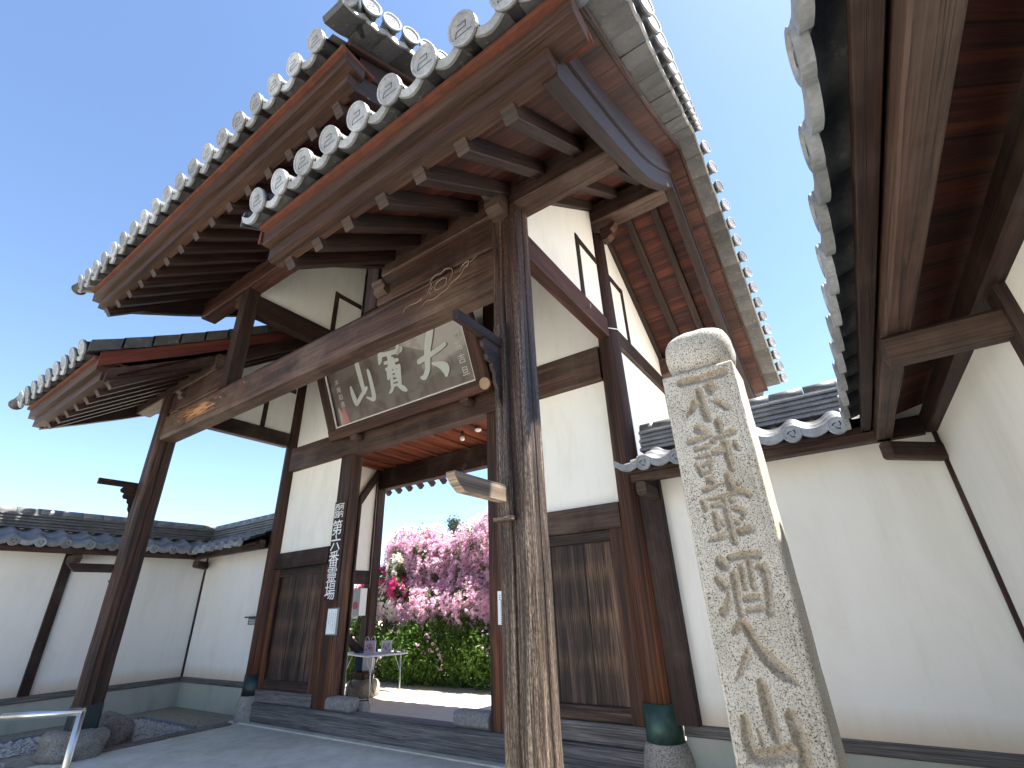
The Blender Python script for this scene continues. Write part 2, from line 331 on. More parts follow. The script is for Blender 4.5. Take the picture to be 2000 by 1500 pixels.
# ================================================================ setting: ground
def sheet(name, x0, x1, y0, y1, z, m, kind='structure'):
    b = MB(); b.poly([(x0, y0, z), (x1, y0, z), (x1, y1, z), (x0, y1, z)]); o = b.build(name, m); tag(o, kind=kind); return o
A, B_, D, D2 = 3.404, 1.574, 2.2045, 2.25
ZL0, ZL1 = 4.055, 4.512
sheet('ground', -120, 120, -80, 160, -.03, YARD)
b = MB(); b.poly([(-3.35, -30, 0), (5.98, -30, 0), (5.98, -.08, 0), (-3.35, -.08, 0)]); tag(b.build('forecourt', CONC), kind='structure')
b = MB(); b.poly([(-3.3, -.08, .001), (3.3, -.08, .001), (3.3, 3.0, .001), (-3.3, 3.0, .001)]); tag(b.build('gate_floor', YARD2), kind='structure')
sheet('courtyard', -30, 20, 2.99, 60, -.005, YARD)
b = MB(); b.poly([(-6.3, -30, -.012), (-3.3, -30, -.012), (-3.3, .2, -.012), (-6.3, .2, -.012)]); tag(b.build('soil_strip', SOIL), kind='structure')
# kerb slabs along the edge of the forecourt
b = MB()
for (y0, y1, dx) in ((-.32, -1.18, 0), (-1.2, -1.98, .05), (-2.75, -3.9, .03), (-3.92, -5.3, .0), (-5.32, -6.9, .02)):
    b.box(-3.52+dx, -3.30+dx*.4, y1, y0, -.05, .025, 'y', .012)
tag(b.build('kerb', KERB), kind='structure')
# gravel bed with its tile edging
rng = random.Random(3)
gm = simple('gravel_stones', (.44, .43, .41), .9, 0, .45, 40)
b = MB()
for i in range(5200):
    x = rng.uniform(-5.35, -3.5); y = rng.uniform(-5.6, -.75)
    if x > -4.25 and -2.75 < y < -1.9 and x < -3.2: continue
    r = rng.uniform(.013, .024); z = rng.uniform(-.005, .01); a = rng.uniform(0, 3.1); ca, sa = math.cos(a), math.sin(a)
    pts = []
    for k in range(5):
        t = 2*math.pi*k/5+rng.uniform(-.3, .3); u, v = r*1.3*math.cos(t), r*.85*math.sin(t); pts.append((x+u*ca-v*sa, y+u*sa+v*ca, z))
    top = (x, y, z+r*.8); n = len(b.v); b.v += pts+[top]
    for k in range(5): b.face((n+k, n+(k+1) % 5, n+5))
tag(b.build('gravel', gm, fix=False), 'grey gravel filling the bed beside the left front post', 'gravel', kind='stuff')
b = MB()
for (p, q) in (((-5.42, -5.8), (-5.42, -.68)), ((-5.42, -.68), (-3.66, -.68))):
    b.beam((*p, .0), (*q, .0), .05, .07, ch=.01)
o = b.build('gravel_edging', simple('edging_tile', (.17, .18, .22), .6, vary=.2)); tag(o, 'dark grey tile edging around the gravel bed', 'edging')

# ================================================================ roof tiles
def tray(b, w=.319, r=.066, dep=.062, y0=-.30, y1=-.045, band=.055, full=False):
    """concave pan tile between two round tiles with its upturned front band"""
    m = 10; top = []; bot = []; x0 = r*.55; x1 = w-r*.55
    if full: x0, x1 = -.008, .288
    for k in range(m+1):
        t = k/m; x = x0+(x1-x0)*t; z = -.012-dep*math.sin(math.pi*t); top.append((x, z)); bot.append((x, min(z-.022, -.075-.02*math.sin(math.pi*t))))
    sec = top+bot[::-1]
    b.sweep(sec, [((0, y0, .0), Vector((1, 0, 0)), Vector((0, 0, 1))), ((0, y1, 0), Vector((1, 0, 0)), Vector((0, 0, 1)))])
    sec2 = [(x, z+.008) for x, z in top]+[(x, z-.052) for x, z in top[::-1]]; b.cur = 1
    b.sweep(sec2, [((0, y1, 0), Vector((1, 0, 0)), Vector((0, 0, 1))), ((0, y1+.022, 0), Vector((1, 0, 0)), Vector((0, 0, 1)))]); b.cur = 0
def face_plate(b):
    n = 24; X = Vector((1, 0, 0)); Z = Vector((0, 0, 1)); circ = [(math.cos(2*math.pi*k/n), math.sin(2*math.pi*k/n)) for k in range(n)]
    R = .1045; b.cur = 1
    b.sweep(circ, [((0, y, 0), X*r, Z*r) for y, r in ((-.012, R), (.004, R), (.0055, R-.004), (.0055, R-.015), (-.0015, R-.019), (-.002, .001))], True, True, False, (0, 0))
    b.cur = 2
    for k, (x0, z0, x1, z1) in enumerate(((-.062, -.034, .062, -.034), (-.03, .0, .04, .0), (-.036, .031, .026, .031), (-.03, .0, -.036, .031), (.04, .0, .062, -.034))):
        d = Vector((x1-x0, 0, z1-z0)); dn = d.normalized(); nn = Vector((-dn.z, 0, dn.x))*.0034; y = -.0008+.0003*k
        p = Vector((x0, y, z0))-dn*.001; q = Vector((x1, y, z1))+dn*.001; b.poly([p-nn, q-nn, q+nn, p+nn])
    b.cur = 0
MESH = {}
def disc_unit2(yb=-.36):
    b = MB(); n = 24; X = Vector((1, 0, 0)); Z = Vector((0, 0, 1))
    circ = [(math.cos(2*math.pi*k/n), math.sin(2*math.pi*k/n)) for k in range(n)]
    b.sweep(circ, [((0, y, 0), X*r, Z*r) for y, r in ((yb, .080), (-.035, .086), (-.03, .103), (-.0125, .103))], True, True, True, (0, 0))
    return b
for key, has in (('full', True), ('round', False), ('rake', True), ('short', False)):
    b = disc_unit2(-.15 if key == 'short' else -.36) if key != 'rake' else MB()
    if has: tray(b, *((.319, .066, .040, -.37, -.09, .05, True) if key == 'rake' else ()))
    if key != 'rake': face_plate(b)
    o = b.build('eave_tile', [TILE, TILE_L, TILE_D]); MESH[key] = o.data; bpy.data.objects.remove(o)
def place_tile(parent, pos, along, out, key='full', s=1.0, name='eave_tile', stretch=1.0, twist=0):
    x = Vector(along).normalized(); y = Vector(out); y = (y-x*y.dot(x)).normalized(); z = x.cross(y)
    if z.z < 0: z = -z; x = y.cross(z)
    j_ = Matrix.Rotation(rng.uniform(-.03, .03), 3, 'Z') @ Matrix.Rotation(rng.uniform(-.025, .025), 3, 'X'); x = j_ @ x; y = j_ @ y; z = j_ @ z
    if twist:
        q = Matrix.Rotation(-abs(twist) if y.x > 0 else abs(twist), 3, 'Z'); x = q @ x; y = q @ y; z = q @ z
    R = Matrix((x*s*stretch, y*s, z*s)).transposed().to_4x4()
    R.translation = Vector(pos)+Vector((rng.uniform(-.003, .003), 0, rng.uniform(-.004, .004)))-base_of(parent)
    o = bpy.data.objects.new(name, MESH[key]); COL.objects.link(o); o.parent = parent; o.matrix_local = R
    return o
# ================================================================ the gate
GATE = thing('temple_gate', 'large weathered timber temple gate with white plaster, raised middle roof and grey tiles', 'gate')
def part(b, name, m, parent=None): return b.build(name, m, parent or GATE)
def sweepx(b, x0, x1, poly, seg=1, dz=None, uvx=True):
    """extrude a (y,z) polygon along x, dz(x) lifts it"""
    fr = []
    for k in range(seg+1):
        x = x0+(x1-x0)*k/seg; fr.append(((x, 0, dz(x) if dz else 0), Vector((0, 1, 0)), Vector((0, 0, 1))))
    b.sweep(poly, fr)
def roof(name, label, X0, X1, ye, ze, rise, e0, e1, rafx, barge, inner, discs, rake, sori, rear_rake=None, kbase=None):
    """X0..X1 tile edges; rafters at rafx; barge: list of (x0,x1); rake: list of (x, dir, front, rear)"""
    dy = ye-3.80; dzr = ze-4.66
    def zt(y): t = abs(y)/ye; return ze+rise*(1-t)-4*.10*t*(1-t)
    def lift(x):
        l = 0
        if e0: l += sori*max(0, 1-(x-X0)/1.1)**2
        if e1: l += sori*max(0, 1-(X1-x)/1.1)**2
        return l
    # tile slopes: trays and round rows as one surface each side
    b = MB()
    for sgn in (-1, 1):
        ns = 12; p = .319; xs0 = discs[0]-p; cols = int((X1-xs0)/p)+2
        ys = [ye-.05-(ye-.05)*k/ns for k in range(ns+1)]
        prof = []
        for k in range(-2, 3): prof.append((k*.036, .078*math.sqrt(max(0, 1-(k*.036/.078)**2))))
        for k in range(1, 6): t = k/6; prof.append((.078+(p-.156)*t, -.02-.055*math.sin(math.pi*t)))
        line = [];
        for c in range(cols):
            for (u, v) in prof:
                x = xs0+c*p+u
                if X0+(.27 if barge[0] else 0) <= x <= X1-(.27 if barge[1] else 0): line.append((x, v))
        n0 = len(b.v)
        for y in ys:
            for (x, v) in line: b.v.append((x, sgn*y, zt(y)+v+lift(x)*(y/ye)))
        m = len(line)
        for r in range(ns):
            for i in range(m-1): b.face((n0+r*m+i, n0+r*m+i+1, n0+(r+1)*m+i+1, n0+(r+1)*m+i), [(0, 0)]*4, True)
    Rf = part(b, name, TILE); Rf['label'] = label
    # ridge stack
    b = MB(); zr = zt(0)
    for k in range(4): b.box(X0+.05, X1-.05, -.17+.01*k, .17-.01*k, zr+.02+k*.055, zr+.068+k*.055, 'x', .006)
    b.tube([(X0, 0, zr+.27), (X1, 0, zr+.27)], .09, 12); part(b, 'ridge', TILE, Rf)
    # eave tiles (front)
    for i, x in enumerate(discs):
        place_tile(Rf, (x, -ye, ze+lift(x)), (1, 0, (lift(x+.16)-lift(x-.16))/.32), (0, -1, -.35))
    # rake tiles
    for (xr, d, front, rear) in rake:
        for side, on in ((-1, front), (1, rear)):
            if not on: continue
            y = ye-.17
            while y > .12:
                z = zt(y)+lift(xr)*(y/ye); y2 = y-.228; z2 = zt(y2)+lift(xr)*(y2/ye)
                al_ = (0, -side, (z2-z)/.228); place_tile(Rf, (xr+d*.06, side*y, z+.015), al_, (d, 0, 0), 'rake', .88, 'verge_tile', stretch=1.09)
                place_tile(Rf, (xr+d*.07, side*(y+.0), z+.06), al_, (d, 0, -.12), 'short', .88, twist=.34*(1 if side > 0 else -1)*d); y = y2
        # corner tile
    # eave boards with the lifted ends
    sx = 10
    bx0 = X0+(.27 if barge[0] else .1); bx1 = X1-(.27 if barge[1] else .1)
    f = lambda y, z: (-(y+dy), z+dzr)
    b = MB(); sweepx(b, bx0, bx1, [f(3.65, 4.546), f(3.30, 4.546), f(3.30, 4.575), f(3.655, 4.59)], sx, lift); part(b, 'clay_bed', CLAY, Rf)
    b = MB(); sweepx(b, bx0, bx1, [f(3.60, 4.41), f(3.40, 4.41), f(3.40, 4.544), f(3.61, 4.544)], sx, lift); part(b, 'eave_board', W_EAVE, Rf)
    b = MB(); sweepx(b, barge[0][0]+.003 if barge[0] else bx0, barge[1][1]-.003 if barge[1] else bx1, [f(3.53, 4.285), f(3.40, 4.285), f(3.40, 4.409), f(3.53, 4.409)], sx, lift); part(b, 'eave_beam', W_EAVE, Rf)
    # rafters
    def zb(y): return 4.18+dzr+.73*(3.43+dy-abs(y))
    cs = math.cos(math.atan(.73)); sn = math.sin(math.atan(.73)); H = .125
    hi = abs(zb(0))
    for sgn in (-1, 1):
        rm = []
        for v in range(3):
            b = MB(); b.beam((0, sgn*(3.43+dy-0), zb(3.43+dy)+H/2/cs), (0, sgn*.02, zb(.02)+H/2/cs), .10, H, ch=.006); o = b.build('rafter', W_RAFT); rm.append(o.data); bpy.data.objects.remove(o)
        for i, x in enumerate(rafx):
            if sgn == 1 and x < -5.5: continue
            o = bpy.data.objects.new('rafter', rm[i % 3]); COL.objects.link(o); o.parent = Rf; o.location = (x+rng.uniform(-.006, .006), 0, 0)
        # sheathing over the rafters, boards run along x
        xa = barge[0][1] if barge[0] else inner[0]; xb = barge[1][0] if barge[1] else inner[1]
        b = MB(); yo = 3.40+dy; th = .155; n0 = 0
        uo = rng.uniform(0, 9)
        Ls = yo/cs
        q = [(xa, sgn*yo, zb(yo)+th), (xb, sgn*yo, zb(yo)+th), (xb, 0, zb(0)+th), (xa, 0, zb(0)+th)]
        b.poly(q, [(xa+uo, 0), (xb+uo, 0), (xb+uo, Ls), (xa+uo, Ls)])
        q2 = [(x, y, z+.02) for x, y, z in q]; b.poly(q2)
        part(b, 'sheathing', W_RED, Rf)
    # bargeboards + outer soffit
    for bi, bb in enumerate(barge):
        if not bb: continue
        xo = X1-.27 if bi == 1 else X0+.27
        for sgn in (-1, 1):
            KY = [3.44, 3.25, 3.1, 2.93, 2.77, 2.58, 2.4, 2.2, 1.99, 1.73, 1.47, 1.13, .8, .46, .13, 0]
            KZ = [4.255, 4.34, 4.41, 4.49, 4.57, 4.66, 4.75, 4.855, 4.965, 5.105, 5.265, 5.505, 5.765, 6.04, 6.33, 6.43]
            bot = [(y+dy*y/3.44, z+dzr+lift(bb[0] if bi == 0 else bb[1])*y/3.44) for y, z in zip(KY, KZ)]
            b = MB(); n0 = len(b.v)
            for (y, z) in bot:
                hgt = max(.30, zt(y)-.112+lift(xo)*(y/ye)-z)
                for x in bb: b.v.append((x, sgn*y, z))
                for x in bb[::-1]: b.v.append((x, sgn*y, z+hgt))
            L = 0
            for k in range(len(bot)-1):
                dl = math.hypot(bot[k+1][0]-bot[k][0], bot[k+1][1]-bot[k][1])
                pv = [0, .08, .46, .54, .92]
                for i in range(4):
                    j = (i+1) % 4; b.face((n0+k*4+i, n0+k*4+j, n0+(k+1)*4+j, n0+(k+1)*4+i), [(L, pv[i]), (L, pv[i+1]), (L+dl, pv[i+1]), (L+dl, pv[i])])
                L += dl
            b.face((n0, n0+1, n0+2, n0+3)); e = n0+4*(len(bot)-1); b.face((e, e+1, e+2, e+3))
            part(b, 'bargeboard', W_BARGE, Rf)
            # narrow strip along the top of the outer face
            xs = bb[1] if bi == 1 else bb[0]; d = 1 if bi == 1 else -1
            b = MB(); 
            for k in range(len(bot)-1):
                y, z = bot[k]; y2, z2 = bot[k+1]; h1 = .25; h2 = .25
                P = [(xs+d*.002, sgn*y, z+h1), (xs+d*.022, sgn*y, z+h1), (xs+d*.022, sgn*y, z+h1+.085), (xs+d*.002, sgn*y, z+h1+.085)]
                Q = [(xs+d*.002, sgn*y2, z2+h2), (xs+d*.022, sgn*y2, z2+h2), (xs+d*.022, sgn*y2, z2+h2+.085), (xs+d*.002, sgn*y2, z2+h2+.085)]
                for i in range(4): j = (i+1) % 4; b.poly([P[i], P[j], Q[j], Q[i]], [(k*.4, i*.1), (k*.4, i*.1+.1), (k*.4+.4, i*.1+.1), (k*.4+.4, i*.1)])
            part(b, 'barge_moulding', W_BARGE, Rf)
            # soffit beyond the board: short boards across
            b = MB(); n = 12; xa, xb = (bb[1], xo) if bi == 1 else (xo, bb[0]); uo = 0
            for k in range(n):
                y1 = (3.60+dy)*(1-k/n); y2 = (3.60+dy)*(1-(k+1)/n); g1 = zt(y1)-.115+lift(xo)*(y1/ye)-.05*(k > 0)*0; g2 = zt(y2)-.115+lift(xo)*(y2/ye)
                b.poly([(xa, sgn*y1, g1), (xb, sgn*y1, g1), (xb, sgn*y2, g2), (xa, sgn*y2, g2)], [(0, k*.26), (.4, k*.26), (.4, (k+1)*.26), (0, (k+1)*.26)])
                b.poly([(xa, sgn*y1, g1+.03), (xb, sgn*y1, g1+.03), (xb, sgn*y2, g2+.03), (xa, sgn*y2, g2+.03)])
            part(b, 'outer_soffit', W_SOFF, Rf)
            b = MB()
            for k in range(n):
                y1 = (3.60+dy)*(1-k/n); y2 = (3.60+dy)*(1-(k+1)/n); g1 = zt(y1)-.10+lift(xo)*(y1/ye); g2 = zt(y2)-.10+lift(xo)*(y2/ye)
                b.beam((xo, sgn*y1, g1), (xo, sgn*(y2-.0), g2), .035, .05, ch=.004)
            part(b, 'verge_strip', W_EAVE, Rf)
    # trim at the inner (unboarded) ends
    for i, xi in enumerate(inner):
        if xi is None: continue
        d = -1 if i == 0 else 1
        for sgn in (-1, 1):
            b = MB(); y = ye-.04
            while y > .2:
                y2 = max(y-.32, 0.1); z1, z2 = zt(y)-.02, zt(y2)-.02
                x = xi+d*.0
                b.sweep([(0, -.11), (.03, -.11), (.03, .05), (0, .05)], [((x-(.03 if d < 0 else 0), sgn*y, z1+.012), (1, 0, 0), (0, 0, 1)), ((x-(.03 if d < 0 else 0), sgn*y2, z2-.0), (1, 0, 0), (0, 0, 1))])
                y = y-.30
            part(b, 'verge_tile', TILE, Rf)
            b = MB(); k = 8; y0 = 3.62+dy; P = []
            pr = [(y0*(1-j/k), zt(y0*(1-j/k))-.13) for j in range(k+1)]
            b.sweep([(0, -.20), (.035, -.20), (.035, 0), (0, 0)], [((xi-d*.05-(.035 if d < 0 else 0)*0, sgn*y, z), (1, 0, 0), (0, 0, 1)) for y, z in pr])
            part(b, 'inner_bargeboard', W_REDB, Rf)
            b = MB(); pr = [(y-.12, z-.19) for y, z in pr if y > .2]
            b.sweep([(0, -.16), (.06, -.16), (.06, 0), (0, 0)], [((xi-d*.09, sgn*y, z), (1, 0, 0), (0, 0, 1)) for y, z in pr]); part(b, 'inner_bargeboard', W_DARK, Rf)
    return Rf, zt, lift
W_SOFF = wood('soffit_boards', (.012, .005, .004), (.045, .016, .012), (.09, .032, .022), planks=.26, crack=.15, fine=.35)
P_ = .319
rf = [4.223-.385*k for k in range(7)]
RO1, ztl, _ = roof('lower_roof', 'lower tiled roof over the right front post', 1.64, 5.05, 3.80, 4.66, 2.49, 0, 1, rf, [None, (4.475, 4.58)], [1.64, None],
     [1.92+P_*k for k in range(10)], [(5.02, 1, True, True)], .05)
rf = [-2.05-.385*k for k in range(7)]
RO2, _, _ = roof('lower_roof', 'lower tiled roof over the left front post', -5.15, -1.95, 3.80, 4.66, 2.49, 1, 0, rf, [(-4.81, -4.71), None], [None, -1.95],
     [-4.66+P_*k for k in range(9)], [(-5.12, -1, True, False)], .05)
rf = [2.43-.385*k for k in range(15)]
RO3, ztu, liftu = roof('raised_roof', 'raised middle roof', -3.46, 3.00, 3.90, 6.09, 2.56, 1, 1, rf, [(-3.08, -2.98), (2.58, 2.68)], [None, None],
     [-3.219+P_*k for k in range(19)], [(2.98, 1, True, False), (-3.44, -1, True, False)], .09)
# corner tiles at the front corners
for R_, x, y, z, dx in ((RO3, 3.00, -3.93, 6.20, .6), (RO1, 5.02, -3.83, 4.80, .6)):
    place_tile(R_, (x, y, z), (1, dx, 0), (dx, -1, -.35), 'round', .95, 'corner_tile')
for R_, x, y, z in ((RO3, -3.58, -3.83, 6.20), (RO2, -5.27, -3.74, 4.74)):
    place_tile(R_, (x, y, z), (0, 1, 0), (-1, 0, -.05), 'round', .9, 'corner_tile')

# ---------------------------------------------------------------- posts
def chpost(x, y, z0, z1, w, m, name='front_post', ch=.035, grooves=True):
    b = MB(); a = w/2; c = ch; g = .012
    sec = [(-a+c, -a), (-.012, -a), (0, -a+.02), (.012, -a), (a-c, -a), (a, -a+c), (a, -.01), (a-.012, 0), (a, .01), (a, a-c), (a-c, a), (-a+c, a), (-a, a-c), (-a, -a+c)] if grooves else \
          [(-a+c, -a), (a-c, -a), (a, -a+c), (a, a-c), (a-c, a), (-a+c, a), (-a, a-c), (-a, -a+c)]
    k = 12; r = random.Random(int(x*100))
    fr = [((x+r.uniform(-.004, .004), y+r.uniform(-.004, .004), z0+(z1-z0)*i/k), Vector((1, 0, 0)), Vector((0, 1, 0))) for i in range(k+1)]
    b.sweep(sec, fr); return part(b, name, m)
def rpost(x, y, z0, z1, r0, m, name='main_post', n=16, r1=None):
    b = MB(); r1 = r1 or r0
    b.sweep([(math.cos(2*math.pi*(k+.5)/n), math.sin(2*math.pi*(k+.5)/n)) for k in range(n)],
            [((x, y, z0+(z1-z0)*i/8), Vector((1, 0, 0))*(r0+(r1-r0)*i/8), Vector((0, 1, 0))*(r0+(r1-r0)*i/8)) for i in range(9)], smooth=True)
    return part(b, name, m)
PR_ = chpost(A, -D, .06, 4.86, .272, W_PR)
PL_ = chpost(-A, -D, .30, 4.86, .272, W_PL)
for s in (-1, 1):
    rpost(s*A, 0, .34, 6.2, .155, W_POST if s > 0 else W_POST, r1=.125)
    chpost(s*A, D2, .28, 4.62, .24, W_PL, 'rear_post', .03, False)
    # copper shoes and round base stones
    b = MB(); b.lathe((s*A, 0, .34), [(.172, 0), (.168, .10), (.165, .30)], 20); part(b, 'copper_shoe', COPPER if s > 0 else COPPER_D)
    b = MB(); b.lathe((s*A, 0, 0), [(.20, -.02), (.225, .02), (.215, .05), (.225, .12), (.225, .2), (.205, .28), (.185, .33), (.178, .345), (.10, .346)], 28)
    part(b, 'base_stone', granite('base_stone_%d' % (s+1), (.38, .36, .33), .12, 90))
    b = MB(); b.lathe((s*A, D2, 0), [(.30, -.02), (.33, .08), (.32, .2), (.27, .27), (.17, .29), (.05, .29)], 20); part(b, 'base_stone', STONE)
b = MB(); b.box(-A-.142, -A+.142, -D-.142, -D+.142, .285, .55, 'z', .03); part(b, 'copper_shoe', COPPER_D)
b = MB(); b.box(A-.16, A+.16, -D-.16, -D+.16, .0, .06, 'z', .02); part(b, 'base_stone', STONE)
def boulder(name, c, sx, sy, sz, m, seed, parent=None, p=2.6):
    r = random.Random(seed); b = MB(); nu, nv = 56, 32; n0 = 0
    ph = [r.uniform(0, 6) for _ in range(6)]
    for i in range(nv+1):
        th = math.pi*i/nv
        for k in range(nu):
            a = 2*math.pi*k/nu; v = Vector((math.cos(a)*math.sin(th), math.sin(a)*math.sin(th), math.cos(th)))
            q = (abs(v.x)**p+abs(v.y)**p+abs(v.z)**p)**(-1/p)
            q *= 1+.035*math.sin(3*a+ph[0])+.03*math.sin(2*a+5*th+ph[1])+.02*math.sin(7*a+4*th+ph[2])+.010*math.sin(13*a+11*th+ph[3])+.008*math.sin(19*a-17*th+ph[4])+r.uniform(-.006, .006)*math.sin(th)
            b.v.append((c[0]+v.x*q*sx, c[1]+v.y*q*sy, c[2]+v.z*q*sz))
    for i in range(nv):
        for k in range(nu): j = (k+1) % nu; b.face((i*nu+k, i*nu+j, (i+1)*nu+j, (i+1)*nu+k), None, True)
    return b.build(name, m, parent)
boulder('base_stone', (-A-.02, -D-.02, .13), .33, .30, .17, STONE, 4, GATE, 4)
# ---------------------------------------------------------------- beams
b = MB()
sec = [(-.10, 0), (.10, 0), (.115, .06), (.105, ZL1-ZL0-.07), (.06, ZL1-ZL0), (-.06, ZL1-ZL0), (-.105, ZL1-ZL0-.07), (-.115, .06)]
fr = []
for k in range(33):
    x = -A+.10+(2*A-.2)*k/32; t = (x/A)
    fr.append(((x, -D, ZL0+.05*(1-t*t)*0), Vector((0, 1, 0)), Vector((0, 0, 1))))
b.sweep(sec, fr); LINT = part(b, 'lintel', W_LINT)
# carved cloud scrolls near both ends of the lintel
def swirl(b, cx, cz, flip, y):
    def c(pts, r=.009):
        Q = []
        P = [Vector((cx+flip*px, y, cz+pz)) for px, pz in pts]
        for i in range(len(P)-1):
            p0 = P[max(i-1, 0)]; p1 = P[i]; p2 = P[i+1]; p3 = P[min(i+2, len(P)-1)]
            for k in range(6):
                s = k/6; Q.append(.5*((2*p1)+(p2-p0)*s+(2*p0-5*p1+4*p2-p3)*s*s+(3*p1-p0-3*p2+p3)*s**3))
        Q.append(P[-1]); b.tube(Q, [r*(.35+.65*math.sin(math.pi*(i+.5)/len(Q))) for i in range(len(Q))], 6)
    c([(.0, .02), (.08, .07), (.10, .13), (.04, .16), (-.04, .13), (-.05, .07), (.0, .05), (.04, .08)])
    c([(-.16, .03), (-.14, .10), (-.10, .15), (-.12, .20), (-.06, .24), (.02, .235), (.08, .26), (.16, .22), (.17, .15), (.12, .09)])
    c([(-.62, -.12), (-.5, -.11), (-.42, -.07), (-.36, -.10), (-.24, -.08), (-.16, -.02), (-.06, -.04), (.03, -.01), (.10, .0), (.16, .05), (.26, .09), (.34, .17), (.46, .22)])
    c([(-.46, .0), (-.40, .03), (-.30, .02), (-.22, .04), (-.26, -.02)]); c([(-.12, -.02), (-.16, -.09), (-.26, -.12), (-.34, -.13)])
    c([(.26, .14), (.30, .2), (.37, .21), (.36, .16), (.31, .17)])
    c([(-.10, .03), (-.12, .08), (-.08, .12)]); c([(-.50, -.06), (-.47, -.01), (-.44, .05)])
b = MB(); swirl(b, 2.62, ZL0+.20, 1, -D-.106); part(b, 'carved_scroll', simple('scroll_relief', (.17, .115, .085), .7, vary=.2))
b = MB(); swirl(b, 2.628, ZL0+.188, 1, -D-.103); part(b, 'carved_scroll', simple('scroll_shade_line', (.012, .008, .006), .8))  # dark offset copy of the scroll: shade beside the carving, put in as colour
b = MB(); swirl(b, -2.95, ZL0+.18, -1, -D-.104); part(b, 'carved_scroll', simple('scroll_relief_dark', (.11, .07, .05), .7, vary=.2))
# eave purlins: low ones on the posts, high one on the struts
b = MB(); b.box(1.75, 4.472, -D-.12, -D+.12, 4.86, 5.14, 'x', .012); part(b, 'purlin', W_BEAM)
b = MB(); b.box(-4.707, -1.90, -D-.12, -D+.12, 4.86, 5.14, 'x', .012); part(b, 'purlin', W_BEAM)
b = MB(); b.box(-2.977, 2.577, -D-.12, -D+.12, 6.20, 6.53, 'x', .012); part(b, 'purlin', W_BRED)
for x0, x1, z in ((1.75, 4.472, 4.86), (-4.707, -1.9, 4.86), (-2.977, 2.577, 6.2)):
    b = MB(); b.box(x0, x1, D2-.12, D2+.12, z-.02, z+.27, 'x', .012); part(b, 'purlin', W_BEAM)
# filler beams between lintel and low purlins
for s in (-1, 1):
    x0, x1 = (1.66, 3.27) if s > 0 else (-3.27, -1.66)
    b = MB(); b.box(x0, x1, -D-.085, -D+.085, ZL1+.002, 4.858, 'x', .01); part(b, 'filler_beam', W_BEAM)
# ridge beams
b = MB(); b.box(1.7, 4.472, -.14, .14, 6.36, 6.68, 'x', .012); part(b, 'ridge_beam', W_BEAM)
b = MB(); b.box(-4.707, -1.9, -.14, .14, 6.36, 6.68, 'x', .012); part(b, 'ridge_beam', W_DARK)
b = MB(); b.box(-2.977, 2.577, -.14, .14, 7.85, 8.15, 'x', .012); part(b, 'ridge_beam', W_DARK)
# struts on the lintel
for s in (-1, 1):
    b = MB(); b.box(s*B_-.10, s*B_+.10, -D-.10, -D+.10, ZL1-.01, 6.198, 'z', .01); part(b, 'strut', W_RAFT)
    b = MB(); b.box(s*B_-.11, s*B_+.11, -.11, .11, ZL1-.1, 7.85, 'z', .01); part(b, 'inner_post', W_DARK)
    # tie beams
    b = MB(); b.box(s*B_-.09, s*B_+.09, -D+.10, -.112, 5.80, 6.15, 'y', .01); part(b, 'tie_beam', W_DARK)
    b = MB(); b.box(s*B_-.09, s*B_+.09, .112, D2, 5.80, 6.15, 'y', .01); part(b, 'tie_beam', W_DARK)
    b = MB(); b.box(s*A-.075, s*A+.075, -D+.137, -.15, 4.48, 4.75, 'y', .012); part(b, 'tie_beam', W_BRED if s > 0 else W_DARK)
    b = MB(); b.box(s*A-.075, s*A+.075, .15, D2-.12, 4.48, 4.75, 'y', .012); part(b, 'tie_beam', W_DARK)
# carved noses
def nose(x, y, z, d, axis, m, sc=1.0, t=.12):
    prof = [(0, -.12), (.10, -.13), (.19, -.08), (.215, -.02), (.17, .0), (.20, .05), (.26, .08), (.29, .14), (.25, .19), (.18, .17), (.13, .13), (.06, .15), (0, .15)]
    b = MB()
    if axis == 'x': b.ext([(p*sc*d, q*sc) for p, q in prof], (x, y-t/2, z), (1, 0, 0), (0, 0, 1), (0, 1, 0), t)
    else: b.ext([(p*sc*d, q*sc) for p, q in prof], (x-t/2, y, z), (0, 1, 0), (0, 0, 1), (1, 0, 0), t)
    part(b, 'carved_nose', m)
nose(-A-.13, -D, 4.78, -1, 'x', W_BEAM, 1.15); nose(A, -D-.13, 4.82, -1, 'y', W_BEAM, .85, .15)
nose(-B_-.10, -D, 6.1, -1, 'x', W_BEAM, 1.15); nose(A+.12, 0, 6.16, 1, 'x', W_BRED, .8); nose(1.78, -D-.06, 4.66, -1, 'y', W_BEAM, .5, .16); nose(-A+.52, -D-.06, 4.72, -1, 'y', W_BEAM, .42, .13)
